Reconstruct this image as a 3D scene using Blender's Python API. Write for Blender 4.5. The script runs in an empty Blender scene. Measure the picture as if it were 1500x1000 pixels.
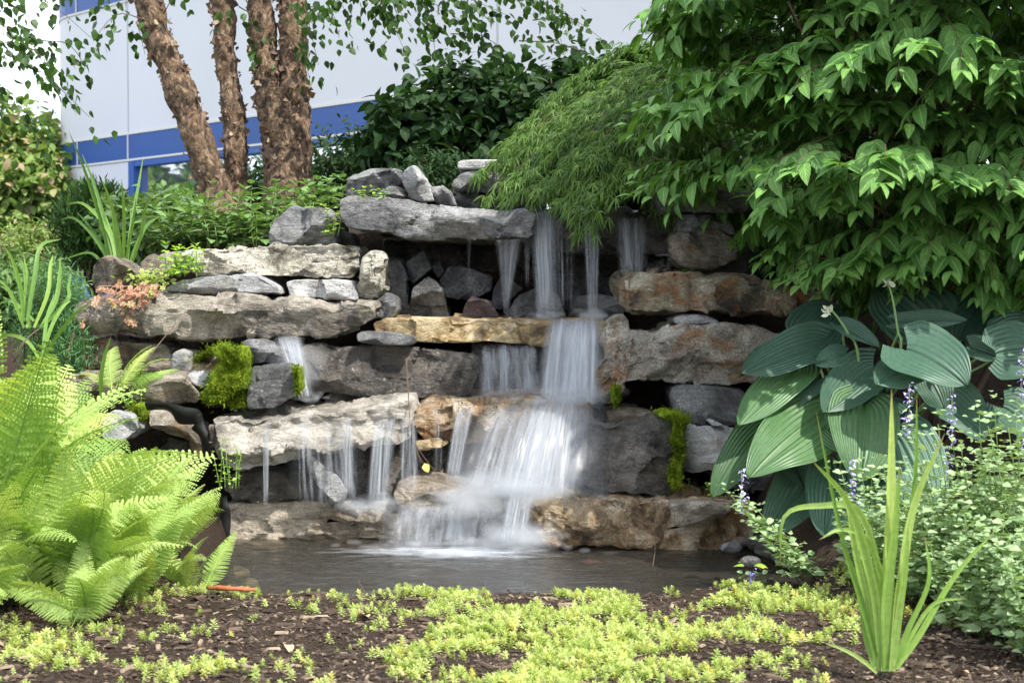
import bpy, math, random
import numpy as np
from mathutils import Vector

scene = bpy.context.scene
COL = scene.collection
RND = np.random.default_rng(11)
random.seed(5)

# ------------------------------------------------------------------ camera
FPX = 2365.0                       # focal length in pixels of the 1500 px wide photograph
PITCH = math.radians(1.7)
cam_d = bpy.data.cameras.new("camera")
cam_d.sensor_width = 36.0
cam_d.lens = 36.0 * FPX / 1500.0
cam_d.clip_start = 0.05
cam_d.clip_end = 1000.0
cam_d.dof.use_dof = True
cam_d.dof.focus_distance = 6.5
cam_d.dof.aperture_fstop = 7.0
cam = bpy.data.objects.new("camera", cam_d)
COL.objects.link(cam)
cam.location = (0, 0, 1.0)
cam.rotation_euler = (math.pi / 2 - PITCH, 0, 0)
scene.camera = cam

# ------------------------------------------------------------------ sky, sun, exposure
SUN = Vector((0.43, -0.44, 0.79)).normalized()
sun_el = math.asin(SUN.z)
sun_az = math.atan2(SUN.x, SUN.y)
world = bpy.data.worlds.new("World")
scene.world = world
world.use_nodes = True
wn = world.node_tree
for n in list(wn.nodes):
    wn.nodes.remove(n)
sky = wn.nodes.new("ShaderNodeTexSky")
sky.sky_type = 'NISHITA'
sky.sun_disc = False
sky.sun_elevation = sun_el
sky.sun_rotation = sun_az
sky.air_density = 1.0
sky.dust_density = 1.0
sky.ozone_density = 1.0
bg = wn.nodes.new("ShaderNodeBackground")
bg.inputs[1].default_value = 0.15
wo = wn.nodes.new("ShaderNodeOutputWorld")
tcn = wn.nodes.new("ShaderNodeTexCoord")
cn = wn.nodes.new("ShaderNodeTexNoise"); cn.inputs['Scale'].default_value = 2.2; cn.inputs['Detail'].default_value = 6
wn.links.new(tcn.outputs['Generated'], cn.inputs['Vector'])
cr = wn.nodes.new("ShaderNodeValToRGB")
cr.color_ramp.elements[0].position = .30; cr.color_ramp.elements[0].color = (.55, .55, .55, 1)
cr.color_ramp.elements[1].position = .55; cr.color_ramp.elements[1].color = (.95, .95, .95, 1)
wn.links.new(cn.outputs[0], cr.inputs[0])
cm_ = wn.nodes.new("ShaderNodeMix"); cm_.data_type = 'RGBA'
cm_.inputs[7].default_value = (7.2, 7.6, 8.2, 1)      # bright hazy cloud
wn.links.new(cr.outputs[0], cm_.inputs[0]); wn.links.new(sky.outputs[0], cm_.inputs[6])
wn.links.new(cm_.outputs[2], bg.inputs[0])
wn.links.new(bg.outputs[0], wo.inputs[0])
sl = bpy.data.lights.new("sun", 'SUN')
sl.energy = 3.9
sl.angle = math.radians(0.6)
sl.color = (1.0, 0.95, 0.86)
so = bpy.data.objects.new("sun", sl)
COL.objects.link(so)
so.rotation_euler = (-SUN).to_track_quat('-Z', 'Y').to_euler()
scene.view_settings.view_transform = 'Standard'
scene.view_settings.look = 'None'
scene.view_settings.gamma = 1.0
scene.view_settings.exposure = 0.95
try:
    scene.cycles.max_bounces = 8
    scene.cycles.transparent_max_bounces = 48
    scene.cycles.use_denoising = True
except Exception:
    pass

# ------------------------------------------------------------------ helpers
def P(px, py, Y):
    """point at distance Y seen at photo pixel (px, py)"""
    a = (px - 750.0) / FPX
    b = (500.0 - py) / FPX
    dx, dy, dz = a, math.cos(PITCH) + b * math.sin(PITCH), -math.sin(PITCH) + b * math.cos(PITCH)
    t = Y / dy
    return np.array([dx * t, Y, 1.0 + dz * t])

def G(px, py, z=0.05):
    a = (px - 750.0) / FPX
    b = (500.0 - py) / FPX
    dx, dy, dz = a, math.cos(PITCH) + b * math.sin(PITCH), -math.sin(PITCH) + b * math.cos(PITCH)
    t = (z - 1.0) / dz
    return np.array([dx * t, dy * t, z])

def toPx(p):
    x, y, z = p[..., 0], p[..., 1], p[..., 2] - 1.0
    f = y * math.cos(PITCH) - z * math.sin(PITCH)
    u = y * math.sin(PITCH) + z * math.cos(PITCH)
    return 750 + FPX * x / f, 500 - FPX * u / f

def norm(v):
    return v / np.maximum(np.linalg.norm(v, axis=-1, keepdims=True), 1e-9)

def _h(ix, iy, iz, s):
    n = (ix.astype(np.int64) * 374761393 + iy.astype(np.int64) * 668265263 + iz.astype(np.int64) * 2147483647 + s * 1274126177) & 0xffffffff
    n = ((n ^ (n >> 13)) * 1274126177) & 0xffffffff
    n = ((n ^ (n >> 16)) * 2246822519) & 0xffffffff
    n = n ^ (n >> 15)
    return (n & 0xffff) / 32767.5 - 1.0

def vnoise(p, s=0):
    p = np.asarray(p, float)
    i = np.floor(p).astype(np.int64)
    f = p - i
    f = f * f * (3 - 2 * f)
    r = 0
    for dx in (0, 1):
        for dy in (0, 1):
            for dz in (0, 1):
                w = (f[..., 0] if dx else 1 - f[..., 0]) * (f[..., 1] if dy else 1 - f[..., 1]) * (f[..., 2] if dz else 1 - f[..., 2])
                r = r + w * _h(i[..., 0] + dx, i[..., 1] + dy, i[..., 2] + dz, s)
    return r

def fbm(p, o=4, s=0, g=0.5):
    r = 0; a = 1.0; q = np.asarray(p, float)
    for k in range(o):
        r = r + a * vnoise(q, s + k * 17)
        q = q * 2.03 + 3.1
        a *= g
    return r

def tag(o, label=None, cat=None, group=None, kind=None):
    if label: o['label'] = label
    if cat: o['category'] = cat
    if group: o['group'] = group
    if kind: o['kind'] = kind
    return o

def empty(name, loc=(0, 0, 0), label=None, cat=None, group=None):
    o = bpy.data.objects.new(name, None)
    o.empty_display_size = 0.05
    COL.objects.link(o)
    o.location = [float(c) for c in loc]
    return tag(o, label, cat, group)

class MB:
    def __init__(self):
        self.v = []; self.a = []; self.f = []; self.n = 0
    def add(self, v, f, a=None, rnd=0.0):
        v = np.asarray(v, float).reshape(-1, 3); f = np.asarray(f, np.int64)
        if a is None: a = np.zeros((len(v), 2))
        a = np.concatenate([np.asarray(a, float).reshape(-1, 2), np.broadcast_to(np.asarray(rnd, float).reshape(-1, 1), (len(v), 1))], 1)
        self.v.append(v); self.a.append(a); self.f.append(f + self.n); self.n += len(v)
    def inst(self, tpl, R, T, rnd=None):
        """tpl=(v,f,a); R (K,3,3); T (K,3)"""
        v, f, a = tpl
        K = len(T)
        if K == 0: return
        if rnd is None: rnd = RND.random(K)
        V = np.einsum('kij,nj->kni', R, v) + T[:, None, :]
        F = (f[None, :, :] + (np.arange(K) * len(v))[:, None, None]).reshape(-1, f.shape[1])
        A = np.broadcast_to(a[None], (K, len(v), 2)).reshape(-1, 2)
        self.add(V.reshape(-1, 3), F, A, np.repeat(rnd, len(v)))
    def mesh(self, name, mats, smooth=True, origin=None):
        V = np.concatenate(self.v) if self.v else np.zeros((0, 3))
        if origin is not None: V = V - np.asarray(origin)[None]
        A = np.concatenate(self.a) if self.a else np.zeros((0, 3))
        me = bpy.data.meshes.new(name)
        me.vertices.add(len(V))
        me.vertices.foreach_set("co", V.astype(np.float32).ravel())
        idx = np.concatenate([f.ravel() for f in self.f])
        tot = np.concatenate([np.full(len(f), f.shape[1]) for f in self.f])
        st = np.concatenate([[0], np.cumsum(tot)[:-1]])
        me.loops.add(len(idx)); me.polygons.add(len(tot))
        me.loops.foreach_set("vertex_index", idx.astype(np.int32))
        me.polygons.foreach_set("loop_start", st.astype(np.int32))
        at = me.attributes.new("luv", 'FLOAT_VECTOR', 'POINT')
        at.data.foreach_set("vector", A.astype(np.float32).ravel())
        me.update(calc_edges=True)
        me.polygons.foreach_set("use_smooth", np.full(len(tot), bool(smooth)))
        for m in (mats if isinstance(mats, (list, tuple)) else [mats]):
            me.materials.append(m)
        return me
    def build(self, name, mats, parent=None, smooth=True, origin=None):
        me = self.mesh(name, mats, smooth, origin)
        o = bpy.data.objects.new(name, me)
        COL.objects.link(o)
        if origin is not None: o.location = [float(c) for c in origin]
        if parent is not None:
            o.parent = parent
            if origin is None:      # world-space mesh under an Empty: undo the Empty's offset
                o.matrix_parent_inverse = parent_inv(parent)
        return o

def parent_inv(p):
    from mathutils import Matrix
    return Matrix.Translation(p.location).inverted()

def frames(d, up, scale=1.0):
    y = norm(np.asarray(d, float)); up = np.broadcast_to(np.asarray(up, float), y.shape)
    x = norm(np.cross(y, up)); z = np.cross(x, y)
    R = np.stack([x, y, z], -1)
    return R * (np.asarray(scale, float).reshape(-1, 1, 1) if np.ndim(scale) else scale)

def grid_faces(n, m, wrap=False):
    """n rows, m columns"""
    i = np.arange(n - 1)[:, None]; j = np.arange(m if wrap else m - 1)[None]
    j2 = (j + 1) % m
    f = np.stack([i * m + j, i * m + j2, (i + 1) * m + j2, (i + 1) * m + j], -1)
    return f.reshape(-1, 4)

def catmull(pts, n):
    pts = np.asarray(pts, float)
    if len(pts) == 2:
        t = np.linspace(0, 1, n)[:, None]
        return pts[0] * (1 - t) + pts[1] * t
    p = np.concatenate([[2 * pts[0] - pts[1]], pts, [2 * pts[-1] - pts[-2]]])
    s = np.linspace(0, len(pts) - 1 - 1e-6, n)
    k = s.astype(int); t = (s - k)[:, None]
    a, b, c, d = p[k], p[k + 1], p[k + 2], p[k + 3]
    return 0.5 * ((2 * b) + (-a + c) * t + (2 * a - 5 * b + 4 * c - d) * t ** 2 + (-a + 3 * b - 3 * c + d) * t ** 3)

def tube(mb, pts, r0, r1, seg=8, n=None, rnd=0.0, flat=1.0):
    pts = catmull(pts, n or max(4, 3 * len(pts)))
    t = np.gradient(pts, axis=0); t = norm(t)
    ref = np.where(np.abs(t[:, 2:3]) > 0.9, np.array([[1.0, 0, 0]]), np.array([[0, 0, 1.0]]))
    if abs(t[:, 2]).max() > 0.9: ref = np.broadcast_to(np.array([[0.0, 1.0, 0]]), t.shape)
    x = norm(np.cross(t, ref)); z = np.cross(x, t)
    k = len(pts); r = np.linspace(r0, r1, k) if np.ndim(r0) == 0 else np.interp(np.linspace(0, 1, k), np.linspace(0, 1, len(r0)), r0)
    a = np.linspace(0, 2 * math.pi, seg, endpoint=False)
    V = pts[:, None, :] + r[:, None, None] * (np.cos(a)[None, :, None] * x[:, None, :] + flat * np.sin(a)[None, :, None] * z[:, None, :])
    A = np.stack(np.broadcast_arrays((a / 6.2832)[None, :], np.linspace(0, 1, k)[:, None]), -1)
    mb.add(V, grid_faces(k, seg, True), A, rnd)
    c0 = mb.n; cap = np.arange(seg)
    mb.f.append((c0 - seg + cap)[None])
    mb.f.append((c0 - k * seg + cap[::-1])[None])

# ------------------------------------------------------------------ node helper
class NT:
    def __init__(self, name):
        self.m = bpy.data.materials.new(name); self.m.use_nodes = True
        self.t = self.m.node_tree
        for n in list(self.t.nodes): self.t.nodes.remove(n)
        self.out = self.t.nodes.new("ShaderNodeOutputMaterial")
    def n(self, typ, ins=None, **kw):
        nd = self.t.nodes.new("ShaderNode" + typ)
        for k, v in kw.items(): setattr(nd, k, v)
        for k, v in (ins or {}).items():
            s = nd.inputs[k]
            if isinstance(v, bpy.types.NodeSocket): self.t.links.new(v, s)
            else:
                if hasattr(s, 'default_value') and isinstance(v, (tuple, list)) and len(v) == 3 and s.type == 'RGBA': v = (*v, 1)
                s.default_value = v
        return nd
    def pos(self): return self.n("NewGeometry").outputs['Position']
    def mapping(self, vec, scale=(1, 1, 1), loc=(0, 0, 0), rot=(0, 0, 0)):
        return self.n("Mapping", {'Vector': vec, 'Scale': scale, 'Location': loc, 'Rotation': rot}).outputs[0]
    def noise(self, vec, scale, detail=4, rough=0.55, dist=0.0):
        return self.n("TexNoise", {'Vector': vec, 'Scale': scale, 'Detail': detail, 'Roughness': rough, 'Distortion': dist}).outputs[0]
    def ramp(self, fac, stops, interp='LINEAR'):
        r = self.n("ValToRGB", {'Fac': fac}); cr = r.color_ramp; cr.interpolation = interp
        while len(cr.elements) < len(stops): cr.elements.new(0.5)
        for e, (p, c) in zip(cr.elements, stops):
            e.position = p
            e.color = (c, c, c, 1) if not isinstance(c, (tuple, list)) else (*c, 1)
        return r.outputs[0]
    def mix(self, fac, a, b, mode='MIX'):
        nd = self.n("Mix", data_type='RGBA', blend_type=mode)
        for s, v in ((nd.inputs[0], fac), (nd.inputs[6], a), (nd.inputs[7], b)):
            if isinstance(v, bpy.types.NodeSocket): self.t.links.new(v, s)
            else: s.default_value = (*v, 1) if isinstance(v, (tuple, list)) and len(v) == 3 else v
        return nd.outputs[2]
    def math(self, op, a, b=0.0, clamp=False):
        nd = self.n("Math", operation=op); nd.use_clamp = clamp
        for s, v in ((nd.inputs[0], a), (nd.inputs[1], b)):
            if isinstance(v, bpy.types.NodeSocket): self.t.links.new(v, s)
            else: s.default_value = v
        return nd.outputs[0]
    def bump(self, h, strength, dist, normal=None):
        d = {'Height': h, 'Strength': strength, 'Distance': dist}
        if normal is not None: d['Normal'] = normal
        return self.n("Bump", d).outputs[0]
    def bsdf(self, **k):
        return self.n("BsdfPrincipled", {kk.replace('_', ' '): v for kk, v in k.items()}).outputs[0]
    def end(self, sh):
        self.t.links.new(sh, self.out.inputs[0]); return self.m

def leaf_mat(name, c1, c2, rough=0.5, trans=0.3, vein=None, spec=0.4, yellow=None, bump=0.3):
    t = NT(name)
    at = t.n("Attribute", attribute_name="luv").outputs['Vector']
    sx = t.n("SeparateXYZ", {0: at})
    u, v, r = sx.outputs[0], sx.outputs[1], sx.outputs[2]
    col = t.mix(r, c1, c2)
    if name.startswith('hosta'):
        col = t.mix(1.0, col, t.ramp(t.n("ObjectInfo").outputs['Random'], [(0, .62), (1, 1.15)]), 'MULTIPLY')
    if name in ('fern_leaf', 'daylily_leaf', 'strap_leaf'):
        orr = t.n("ObjectInfo").outputs['Random']
        col = t.mix(1.0, col, t.ramp(orr, [(0, (.50, .62, .42)), (.35, (.85, .9, .75)), (.9, (1.05, 1.0, 1.0)), (1.0, (1.15, 1.0, .8))]), 'MULTIPLY')
    if yellow:
        col = t.mix(t.ramp(r, [(0.86, 0.0), (0.97, 1.0)]), col, yellow)
    nz = t.noise(t.pos(), 60, 3)
    col = t.mix(0.5, col, t.ramp(nz, [(0.3, 0.72), (0.7, 1.25)]), 'MULTIPLY')
    nrm = None
    if vein == 'mid':
        au = t.math('ABSOLUTE', u)
        col = t.mix(t.ramp(au, [(0.02, 0.5), (0.14, 0.0)]), col, tuple(min(1, c * 1.9 + .02) for c in c2))
        # side veins
        w = t.math('SINE', t.math('ADD', t.math('MULTIPLY', v, 38.0), t.math('MULTIPLY', au, -14.0)))
        nrm = t.bump(w, bump, 0.002)
    elif vein == 'par':
        w = t.math('SINE', t.math('MULTIPLY', u, 40.0))
        nrm = t.bump(w, bump, 0.004)
        col = t.mix(t.ramp(w, [(0.2, 0.0), (1.0, 0.10)]), col, tuple(c * .55 for c in c1))
    elif vein == 'blade':
        au = t.math('ABSOLUTE', u)
        col = t.mix(t.ramp(v, [(.90, 0.0), (.985, .85)]), col, (.30, .20, .09))
        w = t.math('SINE', t.math('MULTIPLY', u, 18.0))
        nrm = t.bump(w, bump, 0.001)
        col = t.mix(t.ramp(au, [(0.02, 0.35), (0.2, 0.0)]), col, tuple(c * .6 for c in c1))
    k = dict(Base_Color=col, Roughness=rough)
    d = {'Base Color': col, 'Roughness': rough, 'Specular IOR Level': spec}
    if nrm is not None: d['Normal'] = nrm
    p = t.n("BsdfPrincipled", d).outputs[0]
    tc = t.mix(1.0, col, (1.25, 1.25, 0.55), 'MULTIPLY')
    tr = t.n("BsdfTranslucent", {'Color': tc}).outputs[0]
    s = t.n("MixShader", {0: trans, 1: p, 2: tr}).outputs[0]
    return t.end(s)

def rock_mat(name, dark, mid, light, stain=None, stain_at=0.6, wet=0.0, speck=0.35, band=0.5, crack=0.5, bumpy=1.0, scale=5.0, rot=(0.2, 0.1, 0.0), green=0.0, vein=0.0):
    t = NT(name)
    pos = t.pos()
    mp = t.mapping(pos, rot=rot)
    big = t.noise(mp, scale, 8, 0.68, 0.6)
    col = t.ramp(big, [(0.385, dark), (0.49, mid), (0.595, light)])
    st = t.mapping(pos, scale=(2.5, 2.5, 13), rot=(rot[0] + .15, rot[1] + .25, 0))
    bn = t.noise(st, 3.2, 6, 0.65, 1.2)
    col = t.mix(band, col, t.ramp(bn, [(0.33, 0.45), (0.5, 0.95), (0.66, 1.45)]), 'MULTIPLY')
    if vein:
        vv = t.noise(t.mapping(pos, scale=(1.2, 2, 4.5), rot=(0.1, 0.5, 0)), 2.6, 5, 0.6, 2.2)
        col = t.mix(t.ramp(vv, [(0.47, 0.0), (0.5, vein), (0.53, 0.0)]), col, (0.55, 0.47, 0.36))
    if stain:
        sn = t.noise(t.mapping(pos, loc=(3, 1, 7), scale=(1, 1, 1.2)), 5.5, 9, 0.72, 0.8)
        col = t.mix(t.ramp(sn, [(stain_at - .08, 0.0), (stain_at + .07, 0.9)]), col, stain)
    if green:
        gn = t.noise(t.mapping(pos, loc=(9, 4, 2)), 4.5, 7, 0.7)
        col = t.mix(t.ramp(gn, [(0.52, 0.0), (0.7, green)]), col, (0.07, 0.09, 0.025))
    sp = t.noise(pos, 170, 3, 0.7)
    col = t.mix(speck * 2 if speck < .5 else 1.0, col, t.ramp(sp, [(0.33, 0.5), (0.5, 0.95), (0.68, 1.6)]), 'MULTIPLY')
    wp = t.n("VectorMath", {0: pos, 1: t.n("TexNoise", {'Vector': pos, 'Scale': 6.0, 'Detail': 4}).outputs[1]}, operation='ADD').outputs[0]
    vo = t.n("TexVoronoi", {'Vector': wp, 'Scale': 5.0}, feature='DISTANCE_TO_EDGE').outputs[0]
    ck = t.ramp(vo, [(0.0, 1.0), (0.018, 0.0)])
    cm = t.math('MULTIPLY', ck, t.ramp(t.noise(pos, 3.0, 2), [(0.5, 0.0), (0.62, crack)]))
    col = t.mix(cm, col, (0.02, 0.017, 0.014))
    f1 = t.noise(t.mapping(pos, scale=(1, 1, 2.2)), 26, 10, 0.72, 0.3)
    f2 = t.noise(pos, 110, 4, 0.7)
    hgt = t.math('ADD', t.math('MULTIPLY', f1, 1.0), t.math('MULTIPLY', f2, 0.22))
    hgt = t.math('SUBTRACT', hgt, t.math('MULTIPLY', cm, 0.5))
    nrm = t.bump(hgt, min(1, .9 * bumpy), 0.036 * max(1, bumpy))
    rg = t.ramp(t.noise(pos, 9, 5, 0.6), [(0.35, 0.85 - .68 * wet), (0.65, 0.95 - .5 * wet)])
    p = t.n("BsdfPrincipled", {'Base Color': col, 'Roughness': rg, 'Specular IOR Level': 0.3 + 0.5 * wet, 'Normal': nrm, 'Coat Weight': wet * .7, 'Coat Roughness': .12, 'Coat Normal': nrm}).outputs[0]
    return t.end(p)

# ------------------------------------------------------------------ materials
M = {}
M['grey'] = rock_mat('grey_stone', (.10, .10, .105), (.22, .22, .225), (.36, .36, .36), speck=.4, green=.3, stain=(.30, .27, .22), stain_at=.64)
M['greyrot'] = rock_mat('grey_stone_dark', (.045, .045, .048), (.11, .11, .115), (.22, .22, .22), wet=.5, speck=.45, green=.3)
M['pale'] = rock_mat('pale_stone', (.16, .145, .115), (.56, .52, .43), (.76, .72, .62), speck=.25, crack=.9, bumpy=1.3, green=.55, stain=(.12, .11, .09), stain_at=.63, band=.7)
M['white'] = rock_mat('crusted_stone', (.19, .17, .145), (.50, .45, .385), (.78, .72, .64), wet=.55, speck=.2, crack=.4, bumpy=1.5, stain=(.26, .23, .20), stain_at=.6, band=.45)
M['brownslab'] = rock_mat('brown_grey_stone', (.07, .062, .052), (.19, .165, .14), (.40, .36, .31), wet=.3, stain=(.46, .40, .33), stain_at=.60, vein=.6, green=.35, speck=.35, scale=3.2)
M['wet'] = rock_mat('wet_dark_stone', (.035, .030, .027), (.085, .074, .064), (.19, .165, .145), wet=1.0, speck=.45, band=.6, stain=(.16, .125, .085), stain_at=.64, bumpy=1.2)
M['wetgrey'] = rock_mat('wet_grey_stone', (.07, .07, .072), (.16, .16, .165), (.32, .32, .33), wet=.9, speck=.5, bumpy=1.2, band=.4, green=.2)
M['gold'] = rock_mat('golden_stone', (.13, .075, .03), (.44, .31, .14), (.62, .50, .30), wet=.6, speck=.3, stain=(.10, .07, .04), stain_at=.57, band=.3, scale=8)
M['rust'] = rock_mat('rust_stone', (.05, .04, .03), (.40, .34, .23), (.68, .62, .49), wet=.6, speck=.3, stain=(.42, .17, .045), stain_at=.545, crack=1.0, bumpy=1.6, green=.5, band=.5)
M['orange'] = rock_mat('orange_speckled_stone', (.24, .20, .16), (.50, .46, .40), (.68, .64, .57), wet=.15, speck=.5, stain=(.40, .20, .09), stain_at=.575, bumpy=1.5, band=.35, green=.25)
M['tan'] = rock_mat('tan_stone', (.13, .08, .04), (.50, .35, .20), (.78, .66, .50), wet=.7, speck=.35, stain=(.42, .20, .06), stain_at=.57, crack=1.0, bumpy=1.8, band=.35, scale=9)
M['shelf'] = rock_mat('wet_shelf_stone', (.09, .07, .05), (.30, .24, .18), (.54, .46, .37), wet=1.0, speck=.3, vein=.7, bumpy=1.0, scale=2.6, band=.8)
M['red'] = rock_mat('reddish_wet_stone', (.06, .04, .045), (.14, .09, .095), (.28, .19, .19), wet=1.0, speck=.4, bumpy=1.5)
M['brown'] = rock_mat('brown_stone', (.11, .09, .07), (.25, .21, .165), (.45, .40, .33), speck=.35, bumpy=1.2, stain=(.30, .17, .08), stain_at=.62)
M['lightgrey'] = rock_mat('light_grey_stone', (.22, .22, .22), (.38, .38, .385), (.54, .54, .54), speck=.3, band=.4, stain=(.34, .29, .22), stain_at=.62, bumpy=.9)

def moss_mat():
    t = NT('moss'); pos = t.pos()
    at = t.n("SeparateXYZ", {0: t.n("Attribute", attribute_name="luv").outputs['Vector']})
    n1 = t.noise(pos, 22, 5, .6)
    col = t.ramp(n1, [(0.34, (.035, .07, .008)), (0.5, (.13, .20, .014)), (0.66, (.27, .32, .03))])
    col = t.mix(t.math('MULTIPLY', at.outputs[2], .5), col, (.33, .45, .03))
    nr = t.bump(t.noise(pos, 260, 3, .7), 1.0, .006)
    p = t.n("BsdfPrincipled", {'Base Color': col, 'Roughness': .95, 'Specular IOR Level': .1, 'Normal': nr}).outputs[0]
    tr = t.n("BsdfTranslucent", {'Color': col}).outputs[0]
    return t.end(t.n("MixShader", {0: .2, 1: p, 2: tr}).outputs[0])
M['moss'] = moss_mat()

def simple(name, col, rough=.6, spec=.4, metal=0.0, noise=0.0, nscale=40, bump=0.0):
    t = NT(name); pos = t.pos(); c = col
    d = {'Roughness': rough, 'Specular IOR Level': spec, 'Metallic': metal}
    nz = t.noise(pos, nscale, 4, .6)
    d['Base Color'] = t.mix(noise, c, t.ramp(nz, [(0.3, 0.5), (0.7, 1.5)]), 'MULTIPLY') if noise else (*c, 1)
    if bump: d['Normal'] = t.bump(nz, bump, .01)
    return t.end(t.n("BsdfPrincipled", d).outputs[0])

M['fern'] = leaf_mat('fern_leaf', (.30, .44, .11), (.46, .59, .20), .5, .35, spec=.3)
M['fern_stem'] = simple('fern_stem', (.25, .36, .08), .6, noise=.3)
M['dogwood'] = leaf_mat('dogwood_leaf', (.058, .155, .030), (.18, .35, .085), .5, .25, 'mid', spec=.35)
M['maple'] = leaf_mat('lace_maple_leaf', (.024, .07, .012), (.135, .24, .04), .5, .3, spec=.3)
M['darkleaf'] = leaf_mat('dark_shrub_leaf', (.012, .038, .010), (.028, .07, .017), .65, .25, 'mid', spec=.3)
M['birchleaf'] = leaf_mat('birch_leaf', (.022, .055, .012), (.065, .14, .026), .45, .35, spec=.35)
M['phlox'] = leaf_mat('perennial_leaf', (.095, .18, .06), (.18, .30, .10), .55, .3, 'mid', spec=.3)
M['lime'] = leaf_mat('lime_leaf', (.24, .44, .05), (.38, .58, .09), .5, .35, 'mid', spec=.3)
M['strap'] = leaf_mat('strap_leaf', (.10, .22, .04), (.22, .38, .08), .45, .3, 'blade', spec=.4)
M['daylily'] = leaf_mat('daylily_leaf', (.24, .39, .09), (.40, .56, .18), .4, .35, 'blade', spec=.4)
M['hosta'] = leaf_mat('hosta_leaf', (.045, .105, .075), (.075, .155, .10), .42, .18, 'par', spec=.4, bump=.5)
M['hostag'] = leaf_mat('hosta_leaf_green', (.06, .145, .055), (.10, .205, .075), .4, .22, 'par', spec=.4, bump=.55)
M['catmint'] = leaf_mat('catmint_leaf', (.21, .33, .15), (.38, .50, .27), .7, .25, spec=.15)
M['sedum'] = leaf_mat('sedum_leaf', (.34, .44, .12), (.56, .62, .24), .45, .3, spec=.3, yellow=(.58, .56, .16))
M['sedumr'] = leaf_mat('red_sedum_leaf', (.46, .24, .17), (.58, .38, .27), .5, .2, spec=.3, yellow=(.45, .5, .15))
M['bluegreen'] = leaf_mat('feathery_leaf', (.07, .17, .07), (.13, .27, .11), .6, .3, spec=.2)
M['farleaf'] = leaf_mat('far_tree_leaf', (.13, .22, .05), (.30, .40, .13), .6, .35, spec=.2, yellow=(.42, .30, .2))
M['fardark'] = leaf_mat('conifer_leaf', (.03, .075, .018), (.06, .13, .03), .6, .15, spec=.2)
M['petal'] = simple('catmint_petal', (.45, .38, .78), .6, noise=.2)
M['bud'] = simple('hosta_bud', (.55, .58, .42), .6, noise=.2)
M['stem'] = simple('green_stem', (.14, .22, .06), .6, noise=.3)
M['wood'] = simple('brown_twig', (.10, .065, .045), .8, noise=.5)
M['orangewood'] = simple('orange_stripped_wood', (.40, .12, .055), .7, noise=.5, nscale=90, bump=.4)
M['liner'] = simple('black_pond_liner', (.012, .012, .013), .33, .5, noise=.3, bump=.2)
M['chip'] = None
M['petiole'] = simple('hosta_stalk', (.17, .28, .10), .5, noise=.2)

# ------------------------------------------------------------------ ground
def sstep(a, b, x):
    t = np.clip((x - a) / (b - a), 0, 1); return t * t * (3 - 2 * t)
def H(x, y, detail=True):
    x = np.asarray(x, float); y = np.asarray(y, float)
    c = np.interp(y, [-50, 0, 4.0, 5.17, 5.31, 5.55, 6.55, 6.8, 7.0, 7.15, 7.35, 7.5, 7.75, 7.9, 8.1, 8.7, 12, 20, 40, 300],
                  [.12, .10, .05, .035, -.03, -.30, -.30, -.15, .12, .42, .62, .72, .84, .95, 1.30, 1.44, 1.45, 1.2, .7, .5])
    l = np.interp(y, [-50, 5.2, 6.0, 6.7, 7.2, 8.0, 9.0, 12, 20, 40, 300], [.10, .07, .10, .22, .42, .72, .9, .92, .35, .1, .1])
    r = np.interp(y, [-50, 5.2, 5.7, 6.3, 6.8, 7.5, 8.5, 12, 20, 40, 300], [.10, .05, .14, .26, .45, .9, 1.35, 1.45, 1.2, .7, .5])
    x0 = np.interp(y, [6.5, 7.0], [-1.22, -2.0]); x1 = np.interp(y, [6.5, 7.0], [-1.0, -1.7])
    wl = 1 - sstep(x0, x1, x)
    wr = sstep(.82, 1.12, x)
    h = c * (1 - wl) * (1 - wr) + l * wl + r * wr
    if detail:
        p = np.stack([x, y, x * 0], -1)
        amp = np.where((y > 5.4) & (y < 7.0), .006, .014)
        h = h + amp * fbm(p * 6.0, 3, 5) + .004 * fbm(p * 30, 2, 9)
    return h

def make_ground():
    def axis(a, b, d, lo, hi):
        c = np.arange(a, b + 1e-6, d)
        L = [c[0]]; s = d
        while L[-1] > lo: s *= 1.25; L.append(L[-1] - s)
        R = [c[-1]]; s = d
        while R[-1] < hi: s *= 1.25; R.append(R[-1] + s)
        return np.concatenate([L[1:][::-1], c, R[1:]])
    xs = axis(-2.6, 2.6, .025, -300, 300); ys = axis(3.4, 9.2, .025, -60, 400)
    X, Y = np.meshgrid(xs, ys)
    V = np.stack([X, Y, H(X, Y)], -1)
    mb = MB(); mb.add(V, grid_faces(len(ys), len(xs)))
    t = NT('mulch_soil'); pos = t.pos()
    n1 = t.noise(pos, 9, 6, .65); n2 = t.noise(t.mapping(pos, scale=(1, 2, 1), rot=(0, 0, .4)), 60, 6, .7)
    dirt = t.ramp(n2, [(0.35, (.020, .013, .009)), (0.52, (.050, .033, .022)), (0.7, (.11, .075, .05))])
    dirt = t.mix(t.ramp(n1, [(.4, 0), (.65, .5)]), dirt, (.035, .022, .018))
    # lawn and undergrowth further away
    grass = t.ramp(t.noise(pos, 3, 8, .7), [(0.35, (.03, .06, .015)), (0.65, (.08, .14, .03))])
    yy = t.n("SeparateXYZ", {0: pos}).outputs[1]
    w = t.math('ADD', yy, t.math('MULTIPLY', n1, 2.0))
    col = t.mix(t.ramp(t.math('DIVIDE', w, 40.0), [(.30, 0), (.34, 1)]), dirt, grass)
    nr = t.bump(n2, 1.0, .02)
    m = t.end(t.n("BsdfPrincipled", {'Base Color': col, 'Roughness': .9, 'Specular IOR Level': .2, 'Normal': nr}).outputs[0])
    o = mb.build('ground', m); tag(o, kind='structure')
make_ground()

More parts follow.
